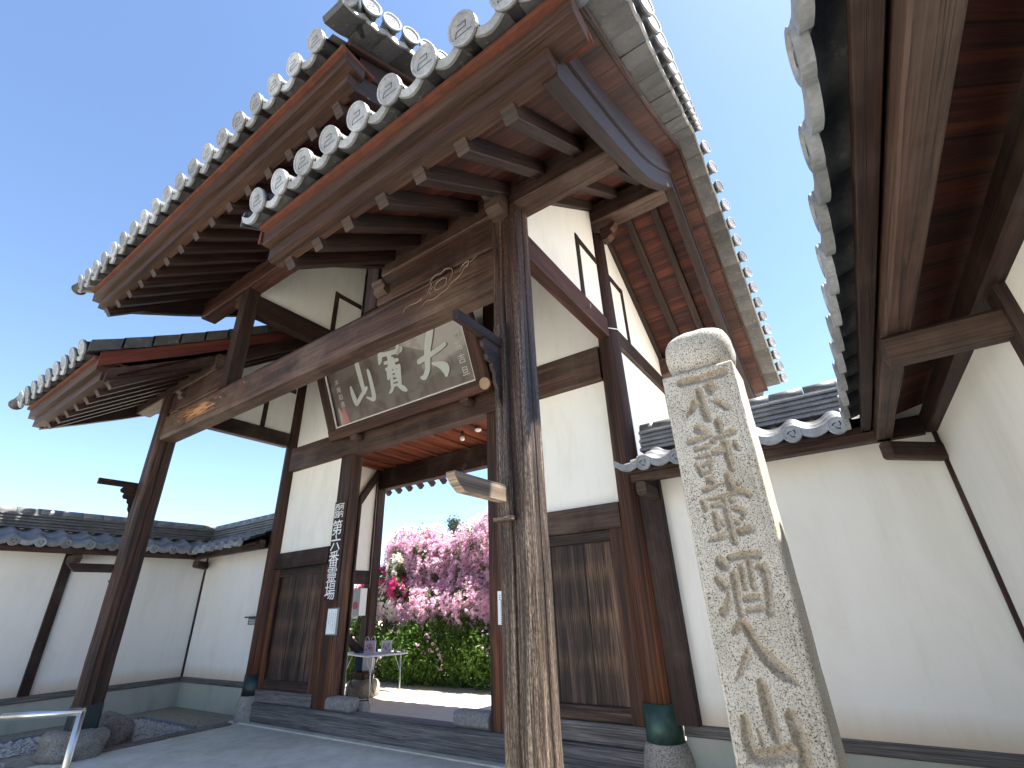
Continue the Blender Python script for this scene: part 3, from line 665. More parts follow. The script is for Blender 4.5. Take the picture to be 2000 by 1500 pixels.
# ---------------------------------------------------------------- main wall (y = 0)
b = MB(); b.box(-A+.13, A-.13, -.10, .135, 3.985, 4.44, 'x', .012); part(b, 'main_lintel', W_BEAM)
b = MB(); b.box(-A+.16, A-.16, -.10, .16, -.02, .262, 'x', .02); part(b, 'ground_sill', W_SILL)
b = MB(); b.box(-3.6, 3.6, -.21, -.101, -.03, .014, 'x', .006); part(b, 'stone_step', CONC)
for s in (-1, 1):
    xa, xb = sorted((s*1.77, s*3.27))
    b = MB(); b.box(xa, xb, -.06, .12, .264, .435, 'x', .015); part(b, 'threshold', W_SILL)
    # door posts
    x0, x1 = sorted((s*1.455, s*1.765))
    b = MB(); b.box(x0, x1, -.04, .19, .262, 3.984, 'z', .012); part(b, 'door_post', W_POST)
    b = MB(); b.box(x0 if s < 0 else x0-.035, x1+.035 if s < 0 else x1, .20, .235, .262, 3.3, 'z', .01); part(b, 'door_stop', W_DARK)
    b = MB(); b.box(xa, xb, -.07, .09, 2.22, 2.49, 'x', .012); part(b, 'rail', W_DARK if s < 0 else W_BEAM)
    b = MB(); b.poly([(xa-.02, .0, 2.47), (xb+.02, .0, 2.47), (xb+.02, .0, 4.0), (xa-.02, .0, 4.0)]); b.poly([(xa-.02, .06, 2.47), (xb+.02, .06, 2.47), (xb+.02, .06, 4.0), (xa-.02, .06, 4.0)]); part(b, 'plaster_panel', PLAS)
    # plank panel with frame
    b = MB(); xi, xj = xa+.14, xb-.16
    b.poly([(xi, .025, .5), (xj, .025, .5), (xj, .025, 2.16), (xi, .025, 2.16)], [(.5+s, 0), (.5+s, xj-xi), (2.16+s, xj-xi), (2.16+s, 0)])
    b.poly([(xi, .05, .5), (xj, .05, .5), (xj, .05, 2.16), (xi, .05, 2.16)]); part(b, 'plank_panel', W_PANEL)
    b = MB(); b.box(xa, xi, -.03, .08, .436, 2.219, 'z', .008); part(b, 'panel_frame', W_POST)
    b = MB(); b.box(xj, xb, -.03, .08, .436, 2.219, 'z', .008); part(b, 'panel_frame', W_POST)
    b = MB(); b.box(xi, xj, -.01, .07, .437, .57, 'x', .008); part(b, 'panel_rail', W_PANEL)
    b = MB(); b.box(xi, xj, -.02, .07, 2.10, 2.218, 'x', .008); part(b, 'panel_rail', W_PANEL)
    # upper plaster above the main lintel
    xa, xb = sorted((s*1.68, s*3.3))
    b = MB(); b.poly([(xa, .0, 4.43), (xb, .0, 4.43), (xb, .0, 6.4), (xa, .0, 6.4)]); b.poly([(xa, .06, 4.43), (xb, .06, 4.43), (xb, .06, 6.4), (xa, .06, 6.4)]); part(b, 'plaster_panel', PLAS)
b = MB(); b.poly([(-1.47, 0, 4.43), (1.47, 0, 4.43), (1.47, 0, 7.9), (-1.47, 0, 7.9)]); b.poly([(-1.47, .06, 4.43), (1.47, .06, 4.43), (1.47, .06, 7.9), (-1.47, .06, 7.9)]); part(b, 'plaster_panel', PLAS)
# weathered stubs of the old threshold either side of the opening
for (x0, x1) in ((-1.44, -.98), (.93, 1.44)):
    b = MB(); b.box(x0, x1, -.06, .16, .264, .42, 'x', .03); b.box(x0+.02 if x0 > 0 else x0, x1 if x0 > 0 else x1+.07, .162, .30, .0, .34, 'x', .03); part(b, 'threshold_stub', simple('bleached_wood', (.26, .25, .24), .9, 0, .4, 30, .8, 120))
# ---------------------------------------------------------------- side walls
def quadwall(b, x, ys, zb, zt_, t=.03):
    pts = [(x, y, zb) for y in (ys[0], ys[-1])]
    ring = [(ys[0], zb), (ys[-1], zb)]+[(y, zt_(y)) for y in ys[::-1]]
    for dx in (-t, t): b.poly([(x+dx, y, z) for y, z in ring])
zlow = lambda y: 4.33+.73*(3.43-abs(y)); zup = lambda y: 5.77+.73*(3.53-abs(y))
for s in (-1, 1):
    for y0, y1 in ((-D+.13, -.14), (.14, D2-.1)):
        ys = [y0+(y1-y0)*k/4 for k in range(5)]
        b = MB(); quadwall(b, s*A, ys, 4.74, zlow); part(b, 'plaster_panel', PLAS)
        b = MB(); quadwall(b, s*B_, ys, 6.14, zup); part(b, 'plaster_panel', PLAS)
    for xc, z0, z1, ins in ((s*A, 4.751, 5.72, .62), (s*B_, 6.151, 7.05, .62)):
        for sg in (-1, 1):
            b = MB(); b.box(xc-.045, xc+.045, sg*(.72)-.045, sg*(.72)+.045, z0, z1, 'z', .004)
            y0, y1 = sorted((sg*.16, sg*.675)); b.box(xc-.043, xc+.043, y0, y1, z1-.10, z1-.002, 'y', .004)
            part(b, 'wall_frame', W_DARK)
    # rear half: beam, lower plaster, brace, foot rail
    b = MB(); b.box(s*A-.06, s*A+.06, .16, D2-.12, 2.02, 2.28, 'y', .01); part(b, 'side_rail', W_DARK)
    b = MB(); quadwall(b, s*A, [.13, D2-.1], 2.27, lambda y: 4.49); part(b, 'plaster_panel', PLAS)
    xi = s*(A-.085)
    b = MB(); b.beam((xi, D2-.10, 4.42), (xi, .6, 2.02 if s < 0 else 2.4), .10, .13); part(b, 'brace', W_DARK)
    b = MB(); b.beam((xi, .32, 2.0), (xi, D2-.1, .7), .08, .14); part(b, 'brace', W_DARK)
    if s > 0:
        b = MB(); quadwall(b, s*A, [.13, D2-.1], .2, lambda y: 2.03); part(b, 'plaster_panel', PLAS)
# rear lintel and ceiling
b = MB(); b.box(-A+.12, A-.12, D2-.10, D2+.10, 4.0, 4.46, 'x', .012); part(b, 'rear_lintel', W_DARK)
b = MB(); b.poly([(-A+.03, .13, 4.47), (A-.03, .13, 4.47), (A-.03, D2, 4.47), (-A+.03, D2, 4.47)], [(0, 0), (0, 6.8), (2.2, 6.8), (2.2, 0)]); b.poly([(-A+.03, .13, 4.49), (A-.03, .13, 4.49), (A-.03, D2, 4.49), (-A+.03, D2, 4.49)]); part(b, 'ceiling', W_CEIL)
b = MB()
for k in range(16): x = -3.2+k*.425; b.box(x-.03, x+.03, .14, D2-.10, 4.43, 4.468, 'y', .004)
part(b, 'ceiling_battens', W_CEIL)
# iron hooks on the lintel and tie beam
b = MB()
for x, z in ((-2.55, 4.20), (-1.35, 4.26), (-.75, 4.3)):
    b.tube([(x, -D-.10, z), (x, -D-.15, z+.02), (x+.005, -D-.17, z-.03), (x+.01, -D-.19, z-.005)], .005, 6)
b.tube([(A+.075, -.75, 4.57), (A+.12, -.76, 4.56), (A+.13, -.78, 4.60)], .005, 6)
part(b, 'iron_hooks', simple('steel_hook', (.4, .38, .36), .5, .8))
b = MB(); b.tube([(A-.02, -.17, 4.60), (A+.08, -.15, 4.60), (A+.15, -.05, 4.605), (A+.16, .06, 4.605)], .006, 6); part(b, 'cable', WHITE)
b = MB(); b.tube([(-3.30, 2.1, 4.45), (-3.29, 2.1, 3.9), (-3.285, 2.11, 3.0), (-3.29, 2.11, 1.95)], .006, 6); part(b, 'cable', simple('grey_cable', (.35, .33, .3), .6))
# ================================================================ roofed plaster walls
def wave(b, P, o0, o1, z0, z1, s0, s1, mit0, mit1, phase, out, along, course=.19):
    """s-curved pan tiles: P origin on wall face, along/out unit vectors; offset o0(eave)..o1(ridge); mit: clip to o<=s near corner"""
    p = .325; ns = int((s1-s0)/p*12)+1; A_ = Vector(along); O = Vector(out); n0 = len(b.v); rows = []
    nr = max(2, int(abs(o0-o1)/course+.5)); m = ns+1
    olist = []
    for r in range(nr):
        oa = o0+(o1-o0)*r/nr; ob = o0+(o1-o0)*(r+1)/nr; olist += [(oa, .016), (oa-.001, .016+.0), (ob, -.006)]
    for (o, up) in olist:
        for i in range(m):
            s = s0+(s1-s0)*i/ns; oc = o
            if mit0: oc = min(oc, s-s0)
            if mit1: oc = min(oc, s1-s)
            u = ((s-phase)/p) % 1.0
            v = .045*math.cos(2*math.pi*u) if u < .25 or u > .75 else -.022*math.sin(math.pi*(u-.25)/.5)
            t = (oc-o1)/(o0-o1) if o0 != o1 else 0
            z = z1+(z0-z1)*t+v+up
            q = P+A_*s+O*oc; b.v.append((q.x, q.y, z))
    for r in range(len(olist)-1):
        for i in range(m-1): b.face((n0+r*m+i, n0+r*m+i+1, n0+(r+1)*m+i+1, n0+(r+1)*m+i), [(0, 0)]*4, True)
def wing_tile_mesh():
    b = MB(); n = 20; X = Vector((1, 0, 0)); Z = Vector((0, 0, 1)); R = .073
    circ = [(math.cos(2*math.pi*k/n), math.sin(2*math.pi*k/n)) for k in range(n)]
    b.sweep(circ, [((0, y, 0), X*r, Z*r) for y, r in ((-.02, R), (.012, R), (.014, R-.005), (.014, R-.013), (.005, R-.017), (.0045, .001))], True, True, False, (0, 0))
    # swirling crest: three small comma strokes
    b.cur = 1
    for k in range(3):
        a = k*2.1; pts = [Vector((.034*math.cos(a+t*.9)*(1-.25*t), .0065+.0003*k, .034*math.sin(a+t*.9)*(1-.25*t))) for t in (0, .6, 1.2, 1.8)]
        for i in range(3):
            d = (pts[i+1]-pts[i]).normalized(); nn = Vector((-d.z, 0, d.x))*(.008-.002*i); b.poly([pts[i]-nn, pts[i+1]-nn*.7, pts[i+1]+nn*.7, pts[i]+nn])
    b.cur = 0
    # front band following the wave between two discs
    m = 14; top = []; bot = []; p = .325
    for i in range(m+1):
        x = .02+(p-.04)*i/m; u = x/p
        v = .045*math.cos(2*math.pi*u) if u < .25 or u > .75 else -.022*math.sin(math.pi*(u-.25)/.5)
        top.append((x, v+.035)); bot.append((x, v-.028-.008*math.sin(math.pi*i/m)))
    b.sweep(top+bot[::-1], [((0, -.03, 0), X, Z), ((0, .0, 0), X, Z)])
    o = b.build('eave_tile', [TILE_L, TILE_D]); d = o.data; bpy.data.objects.remove(o); return d
WT = wing_tile_mesh()
def roofed_wall(label, runs, posts, arms):
    """runs: list of dict(P, along, out, L, mit0, mit1, phase)"""
    T = thing('roofed_wall', label, 'wall', tuple(runs[0]['P'][:2])+(0,))
    for R_ in runs:
        P = Vector(R_['P']); al = Vector(R_['along']); ou = Vector(R_['out']); L = R_['L']; th = .16
        def box(nm, m, s0, s1, o0, o1, z0, z1, ch=.01):
            b = MB(); c = P+ou*((o0+o1)/2); a = c+al*s0; e = c+al*s1
            b.beam((a.x, a.y, (z0+z1)/2), (e.x, e.y, (z0+z1)/2), abs(o1-o0), z1-z0, ch=ch); return b.build(nm, m, T)
        a = -th if R_.get('ext0') else 0; e = L+(th if R_.get('ext1') else 0)
        b = MB(); q0 = P+al*a; q1 = P+al*e; i0 = q0-ou*th; i1 = q1-ou*th
        for (u, v) in ((q0, q1), (i0, i1), (q0, i0), (q1, i1)): b.poly([(u.x, u.y, .47), (v.x, v.y, .47), (v.x, v.y, 2.95), (u.x, u.y, 2.95)])
        b.build('plaster_panel', PLAS_W, T)
        b = MB(); o_ = ou*.012; q0 = P+al*a-o_; q1 = P+al*e-o_
        if R_['mit0']: q0 = q0-al*.0125
        for (u, v) in ((q0, q1), (i0, i1), (q0, i0), (q1, i1)): b.poly([(u.x, u.y, -.05), (v.x, v.y, -.05), (v.x, v.y, .40), (u.x, u.y, .40)])
        b.build('base_panel', PLAS_B, T)
        m0 = .012 if R_['mit0'] else 0; m1 = .012 if R_['mit1'] else 0
        box('sill_beam', W_SILL, m0, L-m1, -.10, .012, .39, .485)
        box('plate_beam', W_DARK, .075 if R_['mit0'] else 0, L, -.02, .075, 2.66, 2.82)
        k0 = .335 if R_['mit0'] else -.0; k1 = .335 if R_['mit1'] else 0
        box('purlin', W_BEAM, k0, L-k1, .335, .44, 2.585, 2.74)
        box('eave_board', W_DARK, k0+.125 if R_['mit0'] else 0, L-(k1+.125 if R_['mit1'] else 0), .455, .52, 2.655, 2.69, .004)
        # sloping soffit boards
        b = MB(); s0 = 0; s1 = L
        def pt(s, o):
            if R_['mit0']: s = max(s, o)
            if R_['mit1']: s = min(s, L-o)
            q = P+al*s+ou*o; return q
        def zz(o): return 2.93-(.93*0+.5)*o
        for dz in (0, .02):
            q = [pt(0, .52), pt(L, .52), pt(L, 0), pt(0, 0)]; z = [zz(.52), zz(.52), zz(0), zz(0)]
            b.poly([(v.x, v.y, h+dz) for v, h in zip(q, z)], [(0, 0), (0, L), (.6, L), (.6, 0)])
        b.build('soffit', W_RED, T)
        # tiles
        b = MB(); wave(b, P, .60, -.06, 2.735, 3.01, 0, L, R_['mit0'], R_['mit1'], R_['phase'], ou, al); rt = b.build('roof_tiles', TILE_W, T)
        b = MB(); wave(b, P, -.72, -.06, 2.735, 3.01, -.3 if R_.get('ext0') else 0, L, False, False, R_['phase'], ou, al); b.build('roof_tiles', TILE_W, T)
        b = MB(); cw = P-ou*.08
        for k in range(5):
            wd = .30-.022*k-(.0 if k % 2 else -.015); z = 2.985+k*.052; x0 = -wd/2 if R_.get('ext0') else .05; x1 = L+(wd/2 if R_.get('ext1') else -.0)
            h0 = wd/2-.08 if R_['mit0'] else x0; h1 = L-(wd/2-.08) if R_['mit1'] else x1
            h0 = -.08; h1 = L+.08
            if not R_['mit0'] : h0 = .04
            if not R_['mit1'] : h1 = L-.02
            s = h0; first = True
            q0 = cw+al*h0; q1 = cw+al*h1
            s = h0-(.15 if k % 2 else 0)
            while s < h1:
                sa, sb = max(s, h0), min(s+.30, h1)-.004
                if sb > sa+.01:
                    qa = cw+al*sa; qb = cw+al*sb; b.beam((qa.x, qa.y, z+.015), (qb.x, qb.y, z+.015), wd+.03, .026, ch=.005)
                s += .30
            b.beam((q0.x, q0.y, z+.040), (q1.x, q1.y, z+.040), wd-.05, .024, ch=.002)
        b.build('ridge_courses', TILE_W, T)
        b = MB(); s = -.08 if R_['mit0'] else .04; e = L+.08 if R_['mit1'] else L-.02
        while s < e:
            s2 = min(s+.30, e); q0 = cw+al*s; q1 = cw+al*(s2-.006); b.tube([(q0.x, q0.y, 3.262), (q1.x, q1.y, 3.262)], [.082, .079], 14, True); s = s2
        b.build('ridge_cap', TILE_W, T)
        # end tiles
        s = R_['phase'] % .325
        while s < L-.02:
            lim0 = .60 if R_['mit0'] else .05; lim1 = L-(.60 if R_['mit1'] else .05)
            if lim0 <= s <= lim1-.0:
                q = P+al*s+ou*.615; x = al; z = Vector((0, 0, 1)); y = ou
                if x.cross(y).dot(z) < 0: x = -x
                Rm = Matrix((x, y, z)).transposed().to_4x4(); Rm.translation = Vector((q.x, q.y, 2.715))-base_of(T)
                o = bpy.data.objects.new('eave_tile', WT); COL.objects.link(o); o.parent = T; o.matrix_local = Rm
            s += .325
    for (x, y, w_, f) in posts:
        b = MB(); b.box(x-w_/2, x+w_/2, y-w_/2, y+w_/2, .486, 2.70, 'z', .006); b.build('wall_post', W_DARK, T)
    for (p, q, z) in arms:
        b = MB(); b.beam((*p, z), (*q, z), .10, .14, ch=.02); b.build('bracket_arm', W_BEAM, T)
    return T
XL, YL, XR, YR = -6.217, .137, 6.083, .009
roofed_wall('white plaster wall with tiled roof and dark base running left of the gate',
    [dict(P=(XL, YL, 0), along=(1, 0, 0), out=(0, -1, 0), L=2.75, mit0=True, mit1=False, phase=.45-.0),
     dict(P=(XL, YL, 0), along=(0, -1, 0), out=(1, 0, 0), L=14, mit0=True, mit1=False, phase=.62)],
    [(XL-.02, -2.18, .14, 0), (XL-.005, YL+.005, .07, 0), (XL-.02, -5.4, .14, 0)],
    [((XL, -2.18), (XL+.47, -2.18), 2.51), ((XL, YL), (XL+.40, YL-.40), 2.50), ((XL, -5.4), (XL+.5, -5.4), 2.51)])
roofed_wall('white plaster wall with tiled roof to the right of the gate, turning the corner behind the stone pillar',
    [dict(P=(XR, YR, 0), along=(-1, 0, 0), out=(0, -1, 0), L=2.50, mit0=True, mit1=False, phase=.665),
     dict(P=(XR, YR, 0), along=(0, -1, 0), out=(-1, 0, 0), L=14, mit0=True, mit1=False, phase=.80)],
    [(XR+.005, YR+.005, .07, 0), (XR+.03, -2.45, .14, 0), (3.63, YR+.03, .24, 0), (XR+.03, -5.2, .14, 0)],
    [((XR, YR), (XR-.40, YR-.40), 2.50), ((XR, -2.43), (XR-.46, -2.43), 2.51), ((3.68, YR), (3.68, YR-.45), 2.51)])

# ================================================================ engraved stone pillar
STROKES = [[[0.085, 2.434, 0.0195], [0.18, 2.429, 0.0195], [0.25, 2.432, 0.023], [0.278, 2.434, 0.02]], [[0.156, 2.376, 0.014], [0.159, 2.302, 0.0185], [0.167, 2.23, 0.018]], [[0.13, 2.318, 0.019], [0.104, 2.284, 0.014], [0.068, 2.252, 0.0025]], [[0.218, 2.41, 0.0115], [0.211, 2.378, 0.0255], [0.204, 2.341, 0.007]], [[0.206, 2.31, 0.007], [0.232, 2.295, 0.018], [0.258, 2.264, 0.017]], [[0.125, 2.191, 0.0225]], [[0.069, 2.14, 0.014], [0.112, 2.148, 0.0175], [0.155, 2.16, 0.0175]], [[0.089, 2.102, 0.011], [0.144, 2.107, 0.013]], [[0.088, 2.064, 0.009], [0.14, 2.07, 0.0135]], [[0.08, 2.033, 0.011], [0.093, 1.989, 0.0135]], [[0.102, 2.024, 0.009], [0.145, 2.042, 0.013]], [[0.145, 2.042, 0.011], [0.132, 2.001, 0.0085]], [[0.093, 1.989, 0.011], [0.131, 1.996, 0.009]], [[0.206, 2.206, 0.0175], [0.206, 2.162, 0.013]], [[0.178, 2.135, 0.0115], [0.255, 2.151, 0.017]], [[0.167, 2.124, 0.0125]], [[0.163, 2.075, 0.0175], [0.198, 2.079, 0.0175]], [[0.216, 2.113, 0.0175], [0.215, 2.049, 0.0165], [0.218, 1.989, 0.0145]], [[0.253, 2.096, 0.012], [0.258, 2.072, 0.01]], [[0.123, 1.957, 0.017]], [[0.092, 1.92, 0.015], [0.125, 1.926, 0.01], [0.166, 1.939, 0.006]], [[0.197, 1.967, 0.0165], [0.199, 1.918, 0.02]], [[0.229, 1.926, 0.01]], [[0.072, 1.873, 0.012], [0.076, 1.842, 0.012]], [[0.09, 1.879, 0.006], [0.154, 1.882, 0.0105], [0.227, 1.893, 0.0155], [0.257, 1.875, 0.014]], [[0.16, 1.873, 0.014], [0.161, 1.787, 0.016], [0.162, 1.7, 0.015]], [[0.111, 1.85, 0.012], [0.145, 1.851, 0.0125]], [[0.187, 1.865, 0.0155]], [[0.183, 1.831, 0.0105], [0.219, 1.814, 0.0155], [0.21, 1.783, 0.0075]], [[0.109, 1.818, 0.0125], [0.11, 1.758, 0.014]], [[0.122, 1.804, 0.008], [0.134, 1.771, 0.01]], [[0.186, 1.773, 0.012]], [[0.191, 1.736, 0.016], [0.235, 1.742, 0.017]], [[0.073, 1.714, 0.01], [0.105, 1.721, 0.0135], [0.137, 1.73, 0.0135]], [[0.094, 1.627, 0.0215], [0.105, 1.611, 0.019]], [[0.069, 1.563, 0.015], [0.088, 1.536, 0.0185]], [[0.1, 1.509, 0.007], [0.088, 1.473, 0.0125], [0.062, 1.441, 0.0145]], [[0.131, 1.64, 0.013], [0.18, 1.645, 0.0155], [0.236, 1.645, 0.0165]], [[0.165, 1.604, 0.0135], [0.162, 1.525, 0.009]], [[0.199, 1.621, 0.011], [0.196, 1.528, 0.013]], [[0.132, 1.576, 0.015], [0.128, 1.499, 0.0145], [0.128, 1.436, 0.0125]], [[0.225, 1.598, 0.011], [0.245, 1.59, 0.018], [0.243, 1.521, 0.014], [0.23, 1.44, 0.016]], [[0.151, 1.487, 0.0125], [0.206, 1.494, 0.014]], [[0.154, 1.449, 0.0105], [0.205, 1.455, 0.0125]], [[0.091, 1.377, 0.0125], [0.119, 1.403, 0.0155], [0.136, 1.39, 0.018], [0.158, 1.332, 0.0175], [0.192, 1.28, 0.0235], [0.232, 1.24, 0.0215], [0.273, 1.205, 0.0015]], [[0.127, 1.329, 0.0035], [0.113, 1.29, 0.014], [0.086, 1.248, 0.01], [0.05, 1.209, 0.002]], [[0.145, 1.21, 0.0165], [0.148, 1.156, 0.021], [0.151, 1.081, 0.0205], [0.155, 1.043, 0.014]], [[0.063, 1.097, 0.015], [0.059, 1.043, 0.02], [0.066, 0.988, 0.0195]], [[0.099, 1.069, 0.005], [0.106, 1.03, 0.011]], [[0.079, 0.987, 0.022], [0.13, 0.995, 0.0245], [0.19, 1.012, 0.024]], [[0.218, 1.115, 0.0205], [0.226, 1.051, 0.023], [0.227, 0.975, 0.022]]]
def stone_pillar():
    X0, X1, Y0, Y1, ZT, ZE = 4.70, 5.022, -2.9, -2.60, 2.485, .86
    T = thing('stone_pillar', 'tall pale granite pillar with carved characters and a rounded cap', 'stone pillar', (4.86, -2.75, 0))
    h = .0031; us = np.arange(.0, X1-X0+1e-6, h); vs = np.arange(ZE, ZT+1e-6, h*1.05); vs[-1] = ZT; us[-1] = X1-X0
    U, V = np.meshgrid(us, vs); dep = np.zeros_like(U); gr = np.zeros_like(U); rs = np.random.RandomState(2)
    wob = .0011*np.sin(U*310+3*np.sin(V*91))+.0011*np.sin(V*270+2*np.sin(U*120))
    for L in STROKES:
        P = [np.array(p)*[1, 1, 1.18] for p in L]
        if len(P) == 1: P = [P[0]-[.004, -.002, 0], P[0]+[.004, -.002, 0]]
        Q = []
        for i in range(len(P)-1):
            p0 = P[max(i-1, 0)]; p1 = P[i]; p2 = P[i+1]; p3 = P[min(i+2, len(P)-1)]
            for k in range(4):
                s = k/4; Q.append(.5*((2*p1)+(p2-p0)*s+(2*p0-5*p1+4*p2-p3)*s*s+(3*p1-p0-3*p2+p3)*s**3))
        Q.append(P[-1]); best = np.full(U.shape, 1.)
        for a, b_ in zip(Q[:-1], Q[1:]):
            d = b_[:2]-a[:2]; LL = max(float(d@d), 1e-9); t = np.clip(((U-a[0])*d[0]+(V-a[1])*d[1])/LL, 0, 1)
            r = a[2]+(b_[2]-a[2])*t; best = np.minimum(best, np.hypot(U-a[0]-t*d[0], V-a[1]-t*d[1])-r)
        best = best+wob
        q = np.clip(-best, 0, .024)*.95; dep = np.maximum(dep, q); gr = np.maximum(gr, np.clip(-best/.004+.2, 0, 1))
    for xe in (.016, X1-X0-.030): dep = np.maximum(dep, .0035*np.clip(1-np.abs(U-xe-.0012*np.sin(V*17))/.0035, 0, 1)*(V < ZT-.05))
    for _ in range(2): pass
    edge = np.minimum(np.minimum(U, X1-X0-U), ZT-V); c = np.clip(1-edge/.014, 0, 1); dep2 = dep+.010*c*c
    dep2 += .0012*rs.rand(*U.shape)+.0012*np.sin(U*47+V*13)
    n, m = U.shape
    co = np.stack([X0+U, Y0+dep2, V], -1).reshape(-1, 3)-np.array([4.86, -2.75, 0])
    idx = np.arange(n*m).reshape(n, m); f = np.stack([idx[:-1, :-1], idx[:-1, 1:], idx[1:, 1:], idx[1:, :-1]], -1).reshape(-1, 4)
    me = bpy.data.meshes.new('inscribed_face'); me.from_pydata(co.tolist(), [], f.tolist()); me.polygons.foreach_set('use_smooth', [True]*len(f))
    at = me.attributes.new('groove', 'FLOAT', 'POINT'); at.data.foreach_set('value', gr.ravel().astype(np.float32)); me.materials.append(GRAN)
    o = bpy.data.objects.new('inscribed_face', me); COL.objects.link(o); o.parent = T
    # shaft: remaining sides with rounded arrises, slightly behind the face
    b = MB(); c = .012; r = random.Random(5)
    sec = [(X0, Y0+.010), (X0+.004, Y0+.045), (X1-.004, Y0+.045), (X1, Y0+.010), (X1+.001, Y0+.014), (X1+.001, Y1-c), (X1-c, Y1), (X0+c, Y1), (X0-.001, Y1-c), (X0-.001, Y0+.014)]
    K = 26; fr = []
    for k in range(K+1):
        z = .86+(ZT-.86)*k/K; ins = .008 if k == K else 0
        fr.append(((r.uniform(-.001, .001)*(0 < k < K), 0, z), Vector((1, 0, 0)), Vector((0, 1, 0))))
    b.sweep(sec, fr)
    sec = [(X0-.004, Y0-.002), (X1+.004, Y0-.002), (X1+.004, Y1), (X0-.004, Y1)]
    b.sweep(sec, [((0, 0, -.05), (1, 0, 0), (0, 1, 0)), ((0, 0, .8595), (1, 0, 0), (0, 1, 0))]); b.build('shaft', GRAN, T)
    # cap
    r = random.Random(9); b = MB(); nu, nv, p = 48, 26, 3.2; c = (4.872, -2.75, 2.598)
    for i in range(nv+1):
        th = math.pi*i/nv
        for k in range(nu):
            a = 2*math.pi*k/nu; v = Vector((math.cos(a)*math.sin(th), math.sin(a)*math.sin(th), math.cos(th)))
            q = (abs(v.x)**p+abs(v.y)**p+abs(v.z)**p)**(-1/p); q *= 1+.008*math.sin(4*a+3*th)+.006*math.sin(9*a+7*th)
            z = v.z*q*.125; tp = 1-.10*max(0, -v.z*q)
            b.v.append((c[0]+v.x*q*.158*tp, c[1]+v.y*q*.15*tp, c[2]+z))
    for i in range(nv):
        for k in range(nu): j = (k+1) % nu; b.face((i*nu+k, i*nu+j, (i+1)*nu+j, (i+1)*nu+k), None, True)
    b.build('cap', GRAN, T)
stone_pillar()
boulder('rock', (-4.02, -1.72, .10), .52, .20, .20, KERB, 8, None, 7).name = 'rock'
o = COL.objects['rock'] if 'rock' in COL.objects else None
if o: tag(o, 'rough brown squared rock lying behind the base of the left front post', 'rock')

